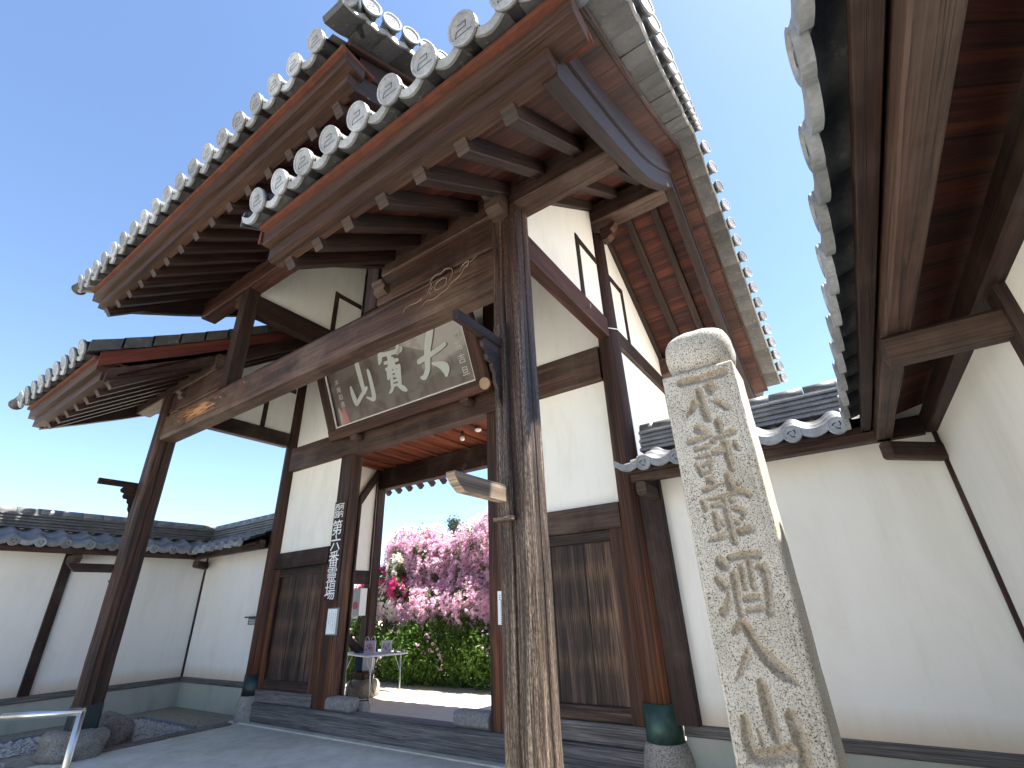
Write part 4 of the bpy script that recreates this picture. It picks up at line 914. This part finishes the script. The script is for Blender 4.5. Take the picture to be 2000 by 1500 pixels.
# ================================================================ plaque
def plaque():
    BL = Vector((-1.816, -.2, 4.253)); up = Vector((0, -.434, 1.049)).normalized(); X = Vector((1, 0, 0)); n = X.cross(up)  # towards the viewer
    T = thing('hanging_plaque', 'large framed plaque with three brushed white characters tilted forward above the doorway', 'plaque', tuple(BL))
    Wd, H = 3.50, 1.50
    b = MB(); q = lambda u, v, k: BL+X*u+up*v+n*k
    def bar(u0, v0, u1, v1, w_, t, k):
        a = q(u0, v0, k); e = q(u1, v1, k); b.beam(a, e, w_, t, up=n, ch=.012)
    bar(0, .09, Wd, .09, .19, .13, .02); bar(0, H-.09, Wd, H-.09, .19, .13, .02)
    bar(.10, .186, .10, H-.186, .20, .13, .02); bar(Wd-.09, .186, Wd-.09, H-.186, .18, .13, .02); b.build('frame', W_BRED, T)
    b = MB()
    bar(.20, .20, Wd-.18, .20, .022, .03, .045); bar(.20, H-.2, Wd-.18, H-.2, .022, .03, .045); bar(.212, .212, .212, H-.212, .022, .03, .045); bar(Wd-.192, .212, Wd-.192, H-.212, .022, .03, .045)
    b.build('inner_border', simple('pale_border', (.62, .60, .55), .5), T)
    m, nt, bs = mat('glazed_panel'); pos = N(nt, 'ShaderNodeNewGeometry').outputs['Position']
    nn = noise(nt, mapping(nt, pos, (6, 1, .8)), 1, 5, .6); n3 = noise(nt, pos, 1.1, 4, .6, 1.2)
    c1 = ramp(nt, [(.35, (.075, .058, .05)), (.65, (.13, .105, .092))], nn).outputs[0]
    nt.links.new(mixc(nt, c1, (.16, .145, .13), ramp(nt, [(.48, (0, 0, 0)), (.56, (.8, .8, .8))], n3).outputs[0]), bs.inputs['Base Color'])
    bs.inputs['Roughness'].default_value = .35; bs.inputs['Coat Weight'].default_value = .8; bs.inputs['Coat Roughness'].default_value = .04
    b = MB(); b.poly([q(.19, .19, .0), q(Wd-.17, .19, .0), q(Wd-.17, H-.19, .0), q(.19, H-.19, .0)]); b.poly([q(.02, .02, -.044), q(Wd-.02, .02, -.044), q(Wd-.02, H-.02, -.044), q(.02, H-.02, -.044)]); b.build('panel', m, T)
    WR = simple('brushed_lettering', (.44, .455, .43), .6)
    b = MB()
    for i, L in enumerate(PLQ): stroke_poly(b, [(x_, y_, r_*1.14) for x_, y_, r_ in L], BL, X, up, n, .004, .002+.0006*i)
    o = b.build('lettering', WR, T, fix=False)
    WR2 = simple('small_lettering', (.45, .45, .42), .6)
    for i, ch in enumerate('木庵瑫書'):
        text_mesh('small_lettering', ch, .115, q(.405+.012*i, .96-.135*i, .004), X, up, n, .002, WR2, T)
    for (u, v, ch, s) in ((3.13, .56, '吉', .15), (3.14, .37, '旦', .15), (3.13, .76, '嘉', .15), (3.15, .95, '歳', .14)):
        text_mesh('small_lettering', ch, s, q(u, v, .004), X, up, n, .002, WR2, T)
    b = MB(); b.poly([q(.34, .24, .004), q(.52, .24, .004), q(.50, .36, .004), q(.46, .50, .004), q(.40, .50, .004), q(.38, .36, .004)]); b.build('red_seal', simple('seal_red', (.42, .16, .17), .6), T)
    b = MB()
    for (u, v, r) in ((Wd-.02, .10, .085),):
        c = q(u, v, .088); b.sweep([(math.cos(2*math.pi*k/16)*r, math.sin(2*math.pi*k/16)*r*1.0) for k in range(16)], [(c, X, up), (c+n*.03, X, up)])
    b.build('knob', simple('pale_knob', (.30, .21, .13), .6, vary=.2), T)
    for u in (.62, 3.05):
        b = MB(); c = Vector((BL.x+u, -.15, 4.20)); b.sweep([(math.cos(2*math.pi*k/16)*.09, math.sin(2*math.pi*k/16)*.075) for k in range(16)], [(c, X, Vector((0, 0, 1))), (c+Vector((0, -.12, 0)), X*.9, Vector((0, 0, .9)))])
        b.build('support_peg', W_BEAM, T)
PLQ = [[[0.729, 0.791, 0.022], [0.738, 0.679, 0.037], [0.771, 0.534, 0.043], [0.796, 0.492, 0.034], [0.931, 0.582, 0.032], [1.093, 0.682, 0.029]], [[0.996, 1.141, 0.042], [1.0, 1.031, 0.046], [1.012, 0.83, 0.042], [1.024, 0.629, 0.033]], [[1.216, 0.958, 0.021], [1.226, 0.893, 0.033], [1.232, 0.679, 0.037], [1.225, 0.505, 0.041], [1.186, 0.462, 0.029], [1.057, 0.531, 0.012]], [[1.567, 1.137, 0.037], [1.545, 1.05, 0.043], [1.511, 0.986, 0.021]], [[1.604, 1.102, 0.034], [1.804, 1.074, 0.031], [2.001, 1.057, 0.036], [2.034, 1.092, 0.025], [1.942, 1.019, 0.02]], [[1.979, 1.132, 0.031], [1.943, 1.098, 0.015]], [[1.754, 1.067, 0.042], [1.753, 0.917, 0.047], [1.684, 0.8, 0.047], [1.632, 0.689, 0.021]], [[1.637, 0.953, 0.026], [1.912, 0.926, 0.026]], [[1.636, 0.849, 0.024], [1.897, 0.828, 0.023]], [[1.816, 0.967, 0.031], [1.829, 0.667, 0.026]], [[1.72, 0.766, 0.029], [1.685, 0.559, 0.029]], [[1.916, 0.822, 0.033], [1.845, 0.504, 0.033]], [[1.738, 0.773, 0.021], [1.895, 0.756, 0.02]], [[1.722, 0.702, 0.018], [1.89, 0.683, 0.018]], [[1.707, 0.628, 0.018], [1.867, 0.61, 0.018]], [[1.685, 0.559, 0.021], [1.857, 0.541, 0.02]], [[1.714, 0.551, 0.026], [1.647, 0.49, 0.026], [1.59, 0.46, 0.01]], [[1.837, 0.517, 0.031], [1.914, 0.451, 0.04], [1.958, 0.417, 0.025]], [[2.717, 1.186, 0.052], [2.655, 1.076, 0.062], [2.579, 0.927, 0.057], [2.522, 0.771, 0.053], [2.479, 0.61, 0.043], [2.389, 0.506, 0.039], [2.325, 0.513, 0.024]], [[2.34, 0.761, 0.034], [2.432, 0.777, 0.039], [2.58, 0.796, 0.033], [2.757, 0.827, 0.033], [2.905, 0.864, 0.028]], [[2.593, 0.658, 0.019], [2.691, 0.616, 0.037], [2.792, 0.549, 0.069], [2.811, 0.479, 0.06], [2.798, 0.42, 0.028]]]
plaque()
# ================================================================ signs on the gate
def plain_board(name, label, cat, x0, x1, y, z0, z1, m, t=.03):
    T = thing(name, label, cat, ((x0+x1)/2, y, z0)); b = MB(); b.box(x0, x1, y-t/2, y+t/2, z0, z1, 'z', .006); b.build('board', m, T); return T
T = plain_board('name_board', 'long dark wooden signboard with white characters on the left door post', 'sign', -1.71, -1.44, -.075, 1.67, 3.18, W_DARK, .035)
for i, ch in enumerate('第六番靈場'):
    text_mesh('lettering', ch, .262, (-1.575, -.094, 2.735-.238*i), (1, 0, 0), (0, 0, 1), (0, -1, 0), .003, WHITE, T)
for i, (ch, dx) in enumerate((('河', .055), ('内', .055), ('西', -.055), ('国', -.055))):
    text_mesh('lettering', ch, .125, (-1.575+dx, -.094, 3.08-.12*(i % 2)), (1, 0, 0), (0, 0, 1), (0, -1, 0), .003, WHITE, T)
b = MB(); b.tube([(-1.57, -.06, 3.18), (-1.57, -.075, 3.24), (-1.56, -.06, 3.25)], .006, 6); b.build('hook', IRON, T)
T = plain_board('framed_notice', 'small framed white paper notice below the dark signboard', 'notice', -1.605, -1.355, -.06, 1.20, 1.565, simple('notice_frame', (.20, .22, .22), .5), .025)
b = MB(); b.poly([(-1.59, -.0745, 1.215), (-1.37, -.0745, 1.215), (-1.37, -.0745, 1.55), (-1.59, -.0745, 1.55)]); b.build('paper', PAPER, T)
for i, (ch, s) in enumerate((('十一面観世音', .030), ('大宝山六番札所', .026), ('本堂御朱印', .03))): pass
b = MB(); r = random.Random(2)
for c in range(4):
    x = -1.40-.05*c; z = 1.53-(.03 if c in (1, 3) else 0)
    while z > 1.25+.03*c:
        h = r.uniform(.008, .02); b.poly([(x-.006, -.0755, z-h), (x+.006, -.0755, z-h), (x+.006, -.0755, z), (x-.006, -.0755, z)]); z -= h+r.uniform(.006, .018)
b.build('writing', INK_L, T)
T = plain_board('paper_notice', 'white paper notice on the right door post, partly hidden by the front post', 'notice', 1.60, 1.76, -.055, 1.30, 1.66, PAPER, .01)
b = MB()
for c, z0, n_ in ((1.63, 1.62, 1), (1.645, 1.56, 5)):
    for k in range(n_*3): b.poly([(c, -.061, z0-.022*k-.012), (c+.014, -.061, z0-.022*k-.012), (c+.014, -.061, z0-.022*k), (c, -.061, z0-.022*k)])
b.build('writing', INK, T)
T = thing('wall_label', 'tiny dark roofed sign on the white wall left of the gate', 'sign', (-3.97, .1, 1.36))
b = MB(); b.box(-4.08, -3.80, .08, .13, 1.36, 1.47, 'x', .004); b.build('board', simple('sign_green', (.10, .12, .11), .6), T)
b = MB(); b.box(-4.13, -3.76, .03, .135, 1.471, 1.495, 'x', .004); b.build('hood', W_REDB, T)
text_mesh('lettering', '参拝者用入口', .04, (-3.94, .079, 1.43), (1, 0, 0), (0, 0, 1), (0, -1, 0), .0008, PAPER, T); text_mesh('lettering', '駐車場案内', .04, (-3.94, .079, 1.39), (1, 0, 0), (0, 0, 1), (0, -1, 0), .0008, PAPER, T)
T = thing('donation_box', 'white wall box with a red disc hung on the rear left post', 'box', (-3.42, 2.05, 1.42))
b = MB(); b.box(-3.60, -3.35, 1.93, 2.12, 1.42, 1.94, 'z', .008); b.build('casing', simple('grey_casing', (.50, .51, .53), .5), T)
b = MB(); b.poly([(-3.349, 1.94, 1.43), (-3.349, 2.11, 1.43), (-3.349, 2.11, 1.93), (-3.349, 1.94, 1.93)]); b.build('side_panel', WHITE, T)
b = MB(); b.sweep([(math.cos(2*math.pi*k/24)*.07, math.sin(2*math.pi*k/24)*.075) for k in range(24)], [((-3.475, 1.929, 1.62), (1, 0, 0), (0, 0, 1)), ((-3.475, 1.922, 1.62), (1, 0, 0), (0, 0, 1))]); b.build('red_disc', simple('disc_red', (.55, .05, .07), .5), T)
# ================================================================ banner brackets on the front posts
def bracket(x, y, label, m, m2, m3):
    T = thing('banner_bracket', label, 'bracket', (x, y, 2.02), 'banner brackets on the front posts')
    b = MB(); b.box(x-.055, x+.055, y-.05, y, 2.045, 3.57, 'z', .008); b.build('backboard', m, T)
    b = MB(); b.box(x-.075, x+.075, y-.07, y, 2.015, 2.044, 'x', .004); b.build('foot_block', m, T)
    b = MB(); b.beam((x, y-.05, 3.39), (x, y-.58, 3.39), .055, .085); b.build('upper_arm', m2, T)
    b = MB(); prof = [(-.06, .80), (-.53, .80), (-.55, .85), (-.62, .89), (-.62, .91), (-.06, .91)]
    b2 = MB(); b2.ext([(-.052, 2.14), (-.50, 2.14), (-.56, 2.18), (-.60, 2.225), (-.60, 2.25), (-.052, 2.25)], (x-.035, y, 0), (0, 1, 0), (0, 0, 1), (1, 0, 0), .07); b2.build('lower_arm', m3, T)
    b = MB(); b.ext([(-.052, 3.345), (-.26, 3.345), (-.285, 3.31), (-.27, 3.27), (-.225, 3.255), (-.235, 3.215), (-.215, 3.18), (-.165, 3.175), (-.16, 3.13), (-.13, 3.10), (-.125, 3.03), (-.095, 2.98), (-.09, 2.90), (-.052, 2.84)], (x-.015, y, 0), (0, 1, 0), (0, 0, 1), (1, 0, 0), .03)
    for k, (u, v, r_) in enumerate(((-.15, 3.25, .022), (-.11, 3.20, .016))):
        b.sweep([(math.cos(a*math.pi/6)*r_, math.sin(a*math.pi/6)*r_) for a in range(12)], [((x+.0155+.0003*k, y+u, v), (0, 1, 0), (0, 0, 1)), ((x+.0165+.0003*k, y+u, v), (0, 1, 0), (0, 0, 1))])
    b.build('carved_brace', m2, T)
    b = MB(); b.tube([(x, y-.48, 2.25), (x, y-.48, 2.29), (x+.012, y-.47, 2.31), (x, y-.46, 2.325), (x-.012, y-.47, 2.31)], .004, 6); b.build('hook', IRON, T)
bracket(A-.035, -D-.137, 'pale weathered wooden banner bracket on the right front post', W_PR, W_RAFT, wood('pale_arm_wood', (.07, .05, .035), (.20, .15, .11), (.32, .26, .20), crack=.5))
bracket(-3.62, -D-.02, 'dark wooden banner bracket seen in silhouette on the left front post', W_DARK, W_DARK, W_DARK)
# ================================================================ ceiling fittings
T = thing('light_bulb', 'bare white bulb in a black holder under the gate ceiling', 'lamp', (-.06, 1.24, 4.42)); b = MB(); b.lathe((-.06, 1.24, 4.33), [(.03, 0), (.032, .05), (.02, .10)], 12); b.build('holder', IRON, T)
b = MB(); b.lathe((-.06, 1.24, 4.24), [(.005, 0), (.035, .012), (.045, .04), (.035, .075), (.025, .089)], 14); b.build('bulb', simple('bulb_glass', (.85, .84, .8), .15), T)
T = thing('smoke_detector', 'round white smoke detector on the gate ceiling', 'smoke detector', (.24, 1.32, 4.40)); b = MB(); b.lathe((.24, 1.32, 4.37), [(.03, 0), (.045, .015), (.06, .02), (.062, .05), (.05, .06)], 18); b.build('casing', WHITE, T)
# ================================================================ handrail
T = thing('handrail', 'polished steel handrail at the lower left', 'handrail', (-1.0, -3.3, 0))
P1 = Vector((-.716, -3.12, .795)); P0 = Vector((-1.19, -3.53, .79)); PD = Vector((-1.62, -4.2, .50))
b = MB(); b.tube([(P1.x, P1.y, .0), (P1.x, P1.y, .795)], .028, 16); b.build('upright', STEEL, T)
b = MB(); b.tube([tuple(P1+Vector((.012, .010, 0))), tuple(P0)], .028, 16); b.tube([tuple(P0), tuple(PD)], .024, 16); b.tube([(PD.x, PD.y, .5), (PD.x, PD.y, 0)], .024, 16); b.build('rail', STEEL, T)
# ================================================================ folding table and what stands on it
F = Vector((-2.498, 1.507, 0)); e1 = Vector((math.cos(1.239), math.sin(1.239), 0)); e2 = Vector((-e1.y, e1.x, 0)); TW, TD, TH = .814, 1.368, .766
T = thing('folding_table', 'grey folding table with tubular aluminium legs inside the gate', 'table', tuple(F+e1*.4+e2*.6))
b = MB(); c = F+e1*TW/2; b.beam(c+Vector((0, 0, TH-.013)), c+e2*TD+Vector((0, 0, TH-.013)), TW, .026, ch=.006); b.build('table_top', simple('table_laminate', (.52, .55, .60), .4, vary=.06), T)
for (u, v) in ((.12, .05), (TW-.12, .05), (.12, TD-.05), (TW-.12, TD-.05)):
    q = F+e1*u+e2*v; b = MB(); b.tube([(q.x, q.y, 0), (q.x, q.y, TH-.027)], .013, 10); d = .35 if v < .5 else -.35; m_ = q+e2*(.30 if v < .5 else -.30)
    b.tube([(q.x, q.y, TH-.30), (m_.x, m_.y, TH-.028)], .008, 8); b.build('leg', ALU, T)
def tpos(u, v, z=0): q = F+e1*u+e2*v; return Vector((q.x, q.y, TH+.002+z))
camx = Vector((math.cos(.58), math.sin(.58), 0)); camn = Vector((camx.y, -camx.x, 0))
def flower_card(name, label, cat, c, w_, h, handles):
    T = thing(name, label, cat, tuple(c)); up = (Vector((0, 0, 1))-camn*(.0)).normalized(); b = MB()
    a = c-camx*w_/2; b.beam(a+up*h/2, c+camx*w_/2+up*h/2, .05 if handles else .02, h, up=up, ch=.004); b.build('body', simple(name+'_paper', (.74, .62, .74) if handles else (.78, .76, .78), .6), T)
    r = random.Random(len(label)); off = .0262 if handles else .0112
    for nm, cc, k in (('pink_print', (.60, .16, .38), 16), ('violet_print', (.30, .20, .42), 9), ('grey_print', (.42, .42, .36), 5)):
        b = MB()
        for i in range(k):
            u = r.uniform(-w_*.36, w_*.36); v = r.uniform(h*.15, h*.75); s = r.uniform(.008, .02); o = c+camx*u+up*v+camn*(off+.0004*i+(.008 if nm[0] == 'v' else .004 if nm[0] == 'g' else 0))
            b.poly([o+(camx*math.cos(t)+up*math.sin(t))*s*(1 if j % 2 else .5) for j, t in enumerate([q*math.pi/5 for q in range(10)])])
        b.build(nm, simple(nm, cc, .7), T)
    if handles:
        b = MB()
        for s in (-.3, .25):
            p = c+camx*w_*s+up*h; b.tube([p-camx*.035, p-camx*.03+up*.05, p+up*.075, p+camx*.03+up*.05, p+camx*.035], .005, 6)
        b.build('handle', simple('white_cord', (.75, .72, .75), .5), T)
flower_card('paper_bag', 'pink flowered bag with two handles on the table', 'bag', tpos(.22, .42), .21, .22, True)
flower_card('picture_frame', 'white framed flower picture standing to the right of the pink bag', 'picture', tpos(.50, .30), .20, .21, False)
for i, (u, v, l) in enumerate(((.60, .10, 'small pale stone near the front of the table'), (.74, .06, 'small round stone at the right end of the table'))):
    q = tpos(u, v, .028); o = boulder('pebble', tuple(q), .034, .03, .03, simple('pebble_stone_%d' % i, (.42, .36, .30), .8, vary=.3, vs=40), 20+i); tag(o, l, 'stone', 'stones on the table')
# chair behind the table
cb = F+e1*.45+e2*1.0+Vector((.38, .22, 0)); cb = Vector((-3.15, 2.0, 0))
T = thing('folding_chair', 'brown folding chair with a dark tubular frame behind the table', 'chair', tuple(cb))
def cq(u, v, z): q = cb+camx*u+camn*(-v); return (q.x, q.y, z)
b = MB(); b.beam(cq(-.20, 0, .43), cq(.20, 0, .43), .34, .03, ch=.008); b.build('seat', simple('brown_vinyl', (.10, .04, .03), .4), T)
b = MB()
for s in (-.2, .2):
    b.tube([cq(s, -.22, .01), cq(s, -.10, .25), cq(s, .06, .43), cq(s, .22, .82)], .011, 8); b.tube([cq(s, .22, .01), cq(s, -.14, .42)], .011, 8)
b.tube([cq(-.2, -.22, .012), cq(.2, -.22, .012)], .011, 8); b.tube([cq(-.2, .22, .012), cq(.2, .22, .012)], .011, 8); b.build('frame', IRON, T)
b = MB(); b.beam(cq(-.20, .20, .74), cq(.20, .20, .74), .03, .18, ch=.008); b.build('backrest', simple('brown_vinyl_back', (.08, .035, .03), .4), T)
T = thing('water_jug', 'blue and white container standing on the brown folding chair', 'container', cq(0, 0, .446))
b = MB(); b.beam(cq(-.11, .02, .62), cq(.0, .02, .62), .2, .34, ch=.02); b.build('body', simple('dark_blue_plastic', (.02, .05, .13), .4), T)
b = MB(); b.beam(cq(.004, .02, .60), cq(.16, .02, .60), .19, .30, ch=.03); b.build('tank', simple('milky_plastic', (.48, .50, .58), .3), T)
# ================================================================ azaleas behind the gate
def leafmat(name, c1, c2, tr=.35, rough=.6):
    m, nt, bs = mat(name); pos = N(nt, 'ShaderNodeNewGeometry').outputs['Position']
    n = noise(nt, pos, 9, 3, .7); col = ramp(nt, [(.3, c1), (.7, c2)], n).outputs[0]
    nt.links.new(col, bs.inputs['Base Color']); bs.inputs['Roughness'].default_value = rough; bs.inputs['Specular IOR Level'].default_value = .3
    t = N(nt, 'ShaderNodeBsdfTranslucent'); nt.links.new(col, t.inputs[0]); mx = N(nt, 'ShaderNodeMixShader'); mx.inputs[0].default_value = tr
    nt.links.new(bs.outputs[0], mx.inputs[1]); nt.links.new(t.outputs[0], mx.inputs[2]); nt.links.new(mx.outputs[0], nt.nodes['Material Output'].inputs[0]); return m
PINK = leafmat('pink_petals', (.88, .50, .70), (.97, .78, .90), .6); MAG = leafmat('magenta_petals', (.62, .02, .20), (.80, .08, .36), .4); WHT = leafmat('white_petals', (.85, .82, .72), (.9, .88, .84), .4)
LEAF = leafmat('azalea_leaves', (.06, .13, .025), (.16, .28, .05), .4); LEAFD = leafmat('hedge_leaves', (.035, .085, .015), (.13, .24, .035), .35); TWIG = simple('twig_bark', (.10, .065, .05), .9, vary=.3)
R = np.random.RandomState(11)
def quads(name, P, s, m, parent, nrm=None, petals=False):
    """a small bent leaf (or five-lobed blossom) at each point"""
    n = len(P); d = R.normal(size=(n, 3)); d /= np.linalg.norm(d, axis=1)[:, None]
    if nrm is not None: d = d*.75+nrm; d /= np.linalg.norm(d, axis=1)[:, None]
    a = np.cross(d, R.normal(size=(n, 3))); a /= np.linalg.norm(a, axis=1)[:, None]; c = np.cross(d, a); s = s*(.6+.8*R.rand(n))[:, None]
    if petals:
        ang = np.arange(5)*2*np.pi/5; V = [P-d*s*.25]
        for t in ang:
            for o, r_, h in ((-.42, .85, .28), (.42, .85, .28)): V.append(P+(a*np.cos(t+o)+c*np.sin(t+o))*s*r_+d*s*h)
        V = np.stack(V, 1); k = 11; F_ = np.array([[0, 1+2*i, 2+2*i] for i in range(5)])
    else:
        V = np.stack([P-a*s, P+c*s*.42+d*s*.12, P+a*s, P-c*s*.42+d*s*.12], 1); k = 4; F_ = np.array([[0, 1, 2, 3]])
    f = (np.arange(n)[:, None, None]*k+F_[None]).reshape(-1, F_.shape[1]); b_ = base_of(parent)
    me = bpy.data.meshes.new(name); me.from_pydata((V.reshape(-1, 3)-np.array(b_)).tolist(), [], f.tolist()); me.materials.append(m)
    o = bpy.data.objects.new(name, me); COL.objects.link(o); o.parent = parent; return o
def crown_pts(lobes, n, shell=.55, zmin=0):
    out = []; nn = []; w_ = np.array([l[3]*l[4]+l[3]*l[5] for l in lobes]); w_ /= w_.sum()
    for l, k in zip(lobes, (w_*n).astype(int)):
        v = R.normal(size=(k, 3)); v /= np.linalg.norm(v, axis=1)[:, None]; r = 1-shell*R.rand(k)**1.8
        bump = 1+.10*np.sin(v[:, 0]*9+l[0]*5)*np.cos(v[:, 2]*8+l[1])+.06*R.normal(size=k)
        p = np.array(l[:3])+v*(r*bump)[:, None]*np.array(l[3:6]); g = p[:, 2] > zmin; out.append(p[g]); nn.append(v[g])
    return np.concatenate(out), np.concatenate(nn)
def bush(name, label, loc, lobes, nl, nf, petal, leaf=LEAF, group=None, fz=0, fs=.042, extra=None, cat='azalea'):
    T = thing(name, label, cat, loc, group)
    p, v = crown_pts(lobes, nl); quads('foliage', p, .04, leaf, T, v*.5)
    if nf:
        p, v = crown_pts(lobes, nf, .22, fz)
        cl = np.sin(p[:, 0]*7.1+p[:, 2]*5)*.8+np.sin(p[:, 2]*10.3+p[:, 1]*6)*.8+np.sin(p[:, 0]*17+p[:, 1]*9)*.7+np.sin(p[:, 2]*23+p[:, 0]*13)*.5; g = cl+R.rand(len(p))*1.9 > .55
        quads('blossoms', p[g]+v[g]*.03, fs, petal, T, v[g]*1.2+np.array([0, -.5, .3]), True)
    b = MB(); r = random.Random(len(label))
    for l in lobes[:8]:
        for k in range(4):
            q0 = Vector((loc[0]+r.uniform(-.25, .25), loc[1]+.15, 0)); q3 = Vector(l[:3])+Vector((r.uniform(-.9, .9)*l[3], r.uniform(-.8, .3)*l[4], r.uniform(.2, .9)*l[5]))
            m_ = q0.lerp(q3, .5)+Vector((r.uniform(-.2, .2), 0, r.uniform(-.1, .3))); b.tube([q0, q0.lerp(m_, .5), m_, m_.lerp(q3, .5)+Vector((0, 0, .05)), q3], [.035, .028, .02, .013, .006], 6)
    b.build('branches', TWIG, T); return T
bush('azalea_bush', 'tall pink azalea in full bloom filling the left of the doorway view', (-4.2, 4.9, 0), [(-4.9, 4.9, 2.55, .75, .65, .85), (-5.0, 4.7, 2.85, .6, .5, .72), (-4.2, 4.8, 2.75, .7, .55, .8), (-4.1, 4.8, 2.45, .8, .65, .85), (-3.4, 4.9, 2.3, .8, .6, .9), (-4.3, 4.45, 1.6, 1.2, .55, .65), (-3.4, 4.2, 1.45, .7, .45, .5)], 19000, 37000, PINK, fz=.85)
bush('azalea_bush', 'tallest pale pink azalea with bare twigs showing, on the right behind the doorway', (-2.3, 4.8, 0), [(-2.6, 4.9, 2.6, .75, .6, .95), (-1.8, 4.8, 2.75, .8, .6, .95), (-.9, 4.7, 2.6, .8, .6, 1.0), (-2.2, 4.5, 1.75, 1.3, .5, .75), (-1.0, 4.4, 1.8, .9, .5, .8), (-2.2, 4.15, 1.5, .9, .45, .5)], 17000, 34000, PINK, fz=.85)
bush('azalea_bush', 'white flowering azalea between the pink bushes', (-5.0, 4.35, 0), [(-4.72, 4.25, 2.45, .30, .3, .38), (-4.95, 4.2, 1.75, .35, .28, .4), (-4.6, 4.1, 1.55, .25, .22, .25)], 2600, 3000, WHT, fz=1.2, fs=.042)
bush('azalea_bush', 'deep magenta azalea beside the rear left post', (-5.6, 4.3, 0), [(-5.4, 4.3, 2.0, .6, .35, .55), (-4.55, 4.12, 2.0, .33, .25, .28), (-6.1, 4.3, 1.7, .5, .3, .5)], 5200, 4800, MAG, fz=1.1, fs=.042)
bush('azalea_bush', 'cream and pink azalea low at the far left behind the gate', (-6.3, 4.2, 0), [(-6.3, 4.1, 1.5, .5, .3, .5), (-5.6, 4.0, 1.35, .4, .25, .3)], 2200, 1900, WHT, fz=1.0)
HL = [(-6.9+.66*k, 3.95+.05*math.sin(k*2.1), 0.58, .55, .5+.05*math.sin(k*1.7), .70+.10*math.sin(k*1.3)) for k in range(11)]
T = bush('clipped_hedge', 'low clipped green azalea hedge with a few pink flowers along the path', (-3.4, 4.1, 0), HL, 60000, 0, PINK, LEAFD, cat='hedge')
p, v = crown_pts(HL, 5200, .12, .25); cl = np.sin(p[:, 0]*4.3+1)+np.sin(p[:, 2]*6+p[:, 0]*3); g = (cl+p[:, 2]*1.1 > 1.55) & (R.rand(len(p)) < .5); quads('blossoms', p[g]+v[g]*.04, .036, PINK, T, v[g]*1.2, True)
# dark pine sprig above the azaleas, far
T = thing('pine_tree', 'dark tip of a distant pine just above the pink azaleas', 'tree', (-13.05, 16, 0))
b = MB(); b.tube([(-13.05, 16, 0), (-13.0, 16, 3), (-13.05, 16, 6.1)], [.14, .09, .02], 7); b.build('trunk', TWIG, T)
pp = np.stack([-13.05+R.normal(size=2600)*.13*np.repeat([1, 1.8, 2.2, 2.8], 650), 16+R.normal(size=2600)*.25, np.repeat([5.75, 5.1, 4.3, 3.4], 650)+R.normal(size=2600)*.22], 1)
quads('crown', pp, .07, simple('pine_needles', (.03, .05, .03), .8), T)
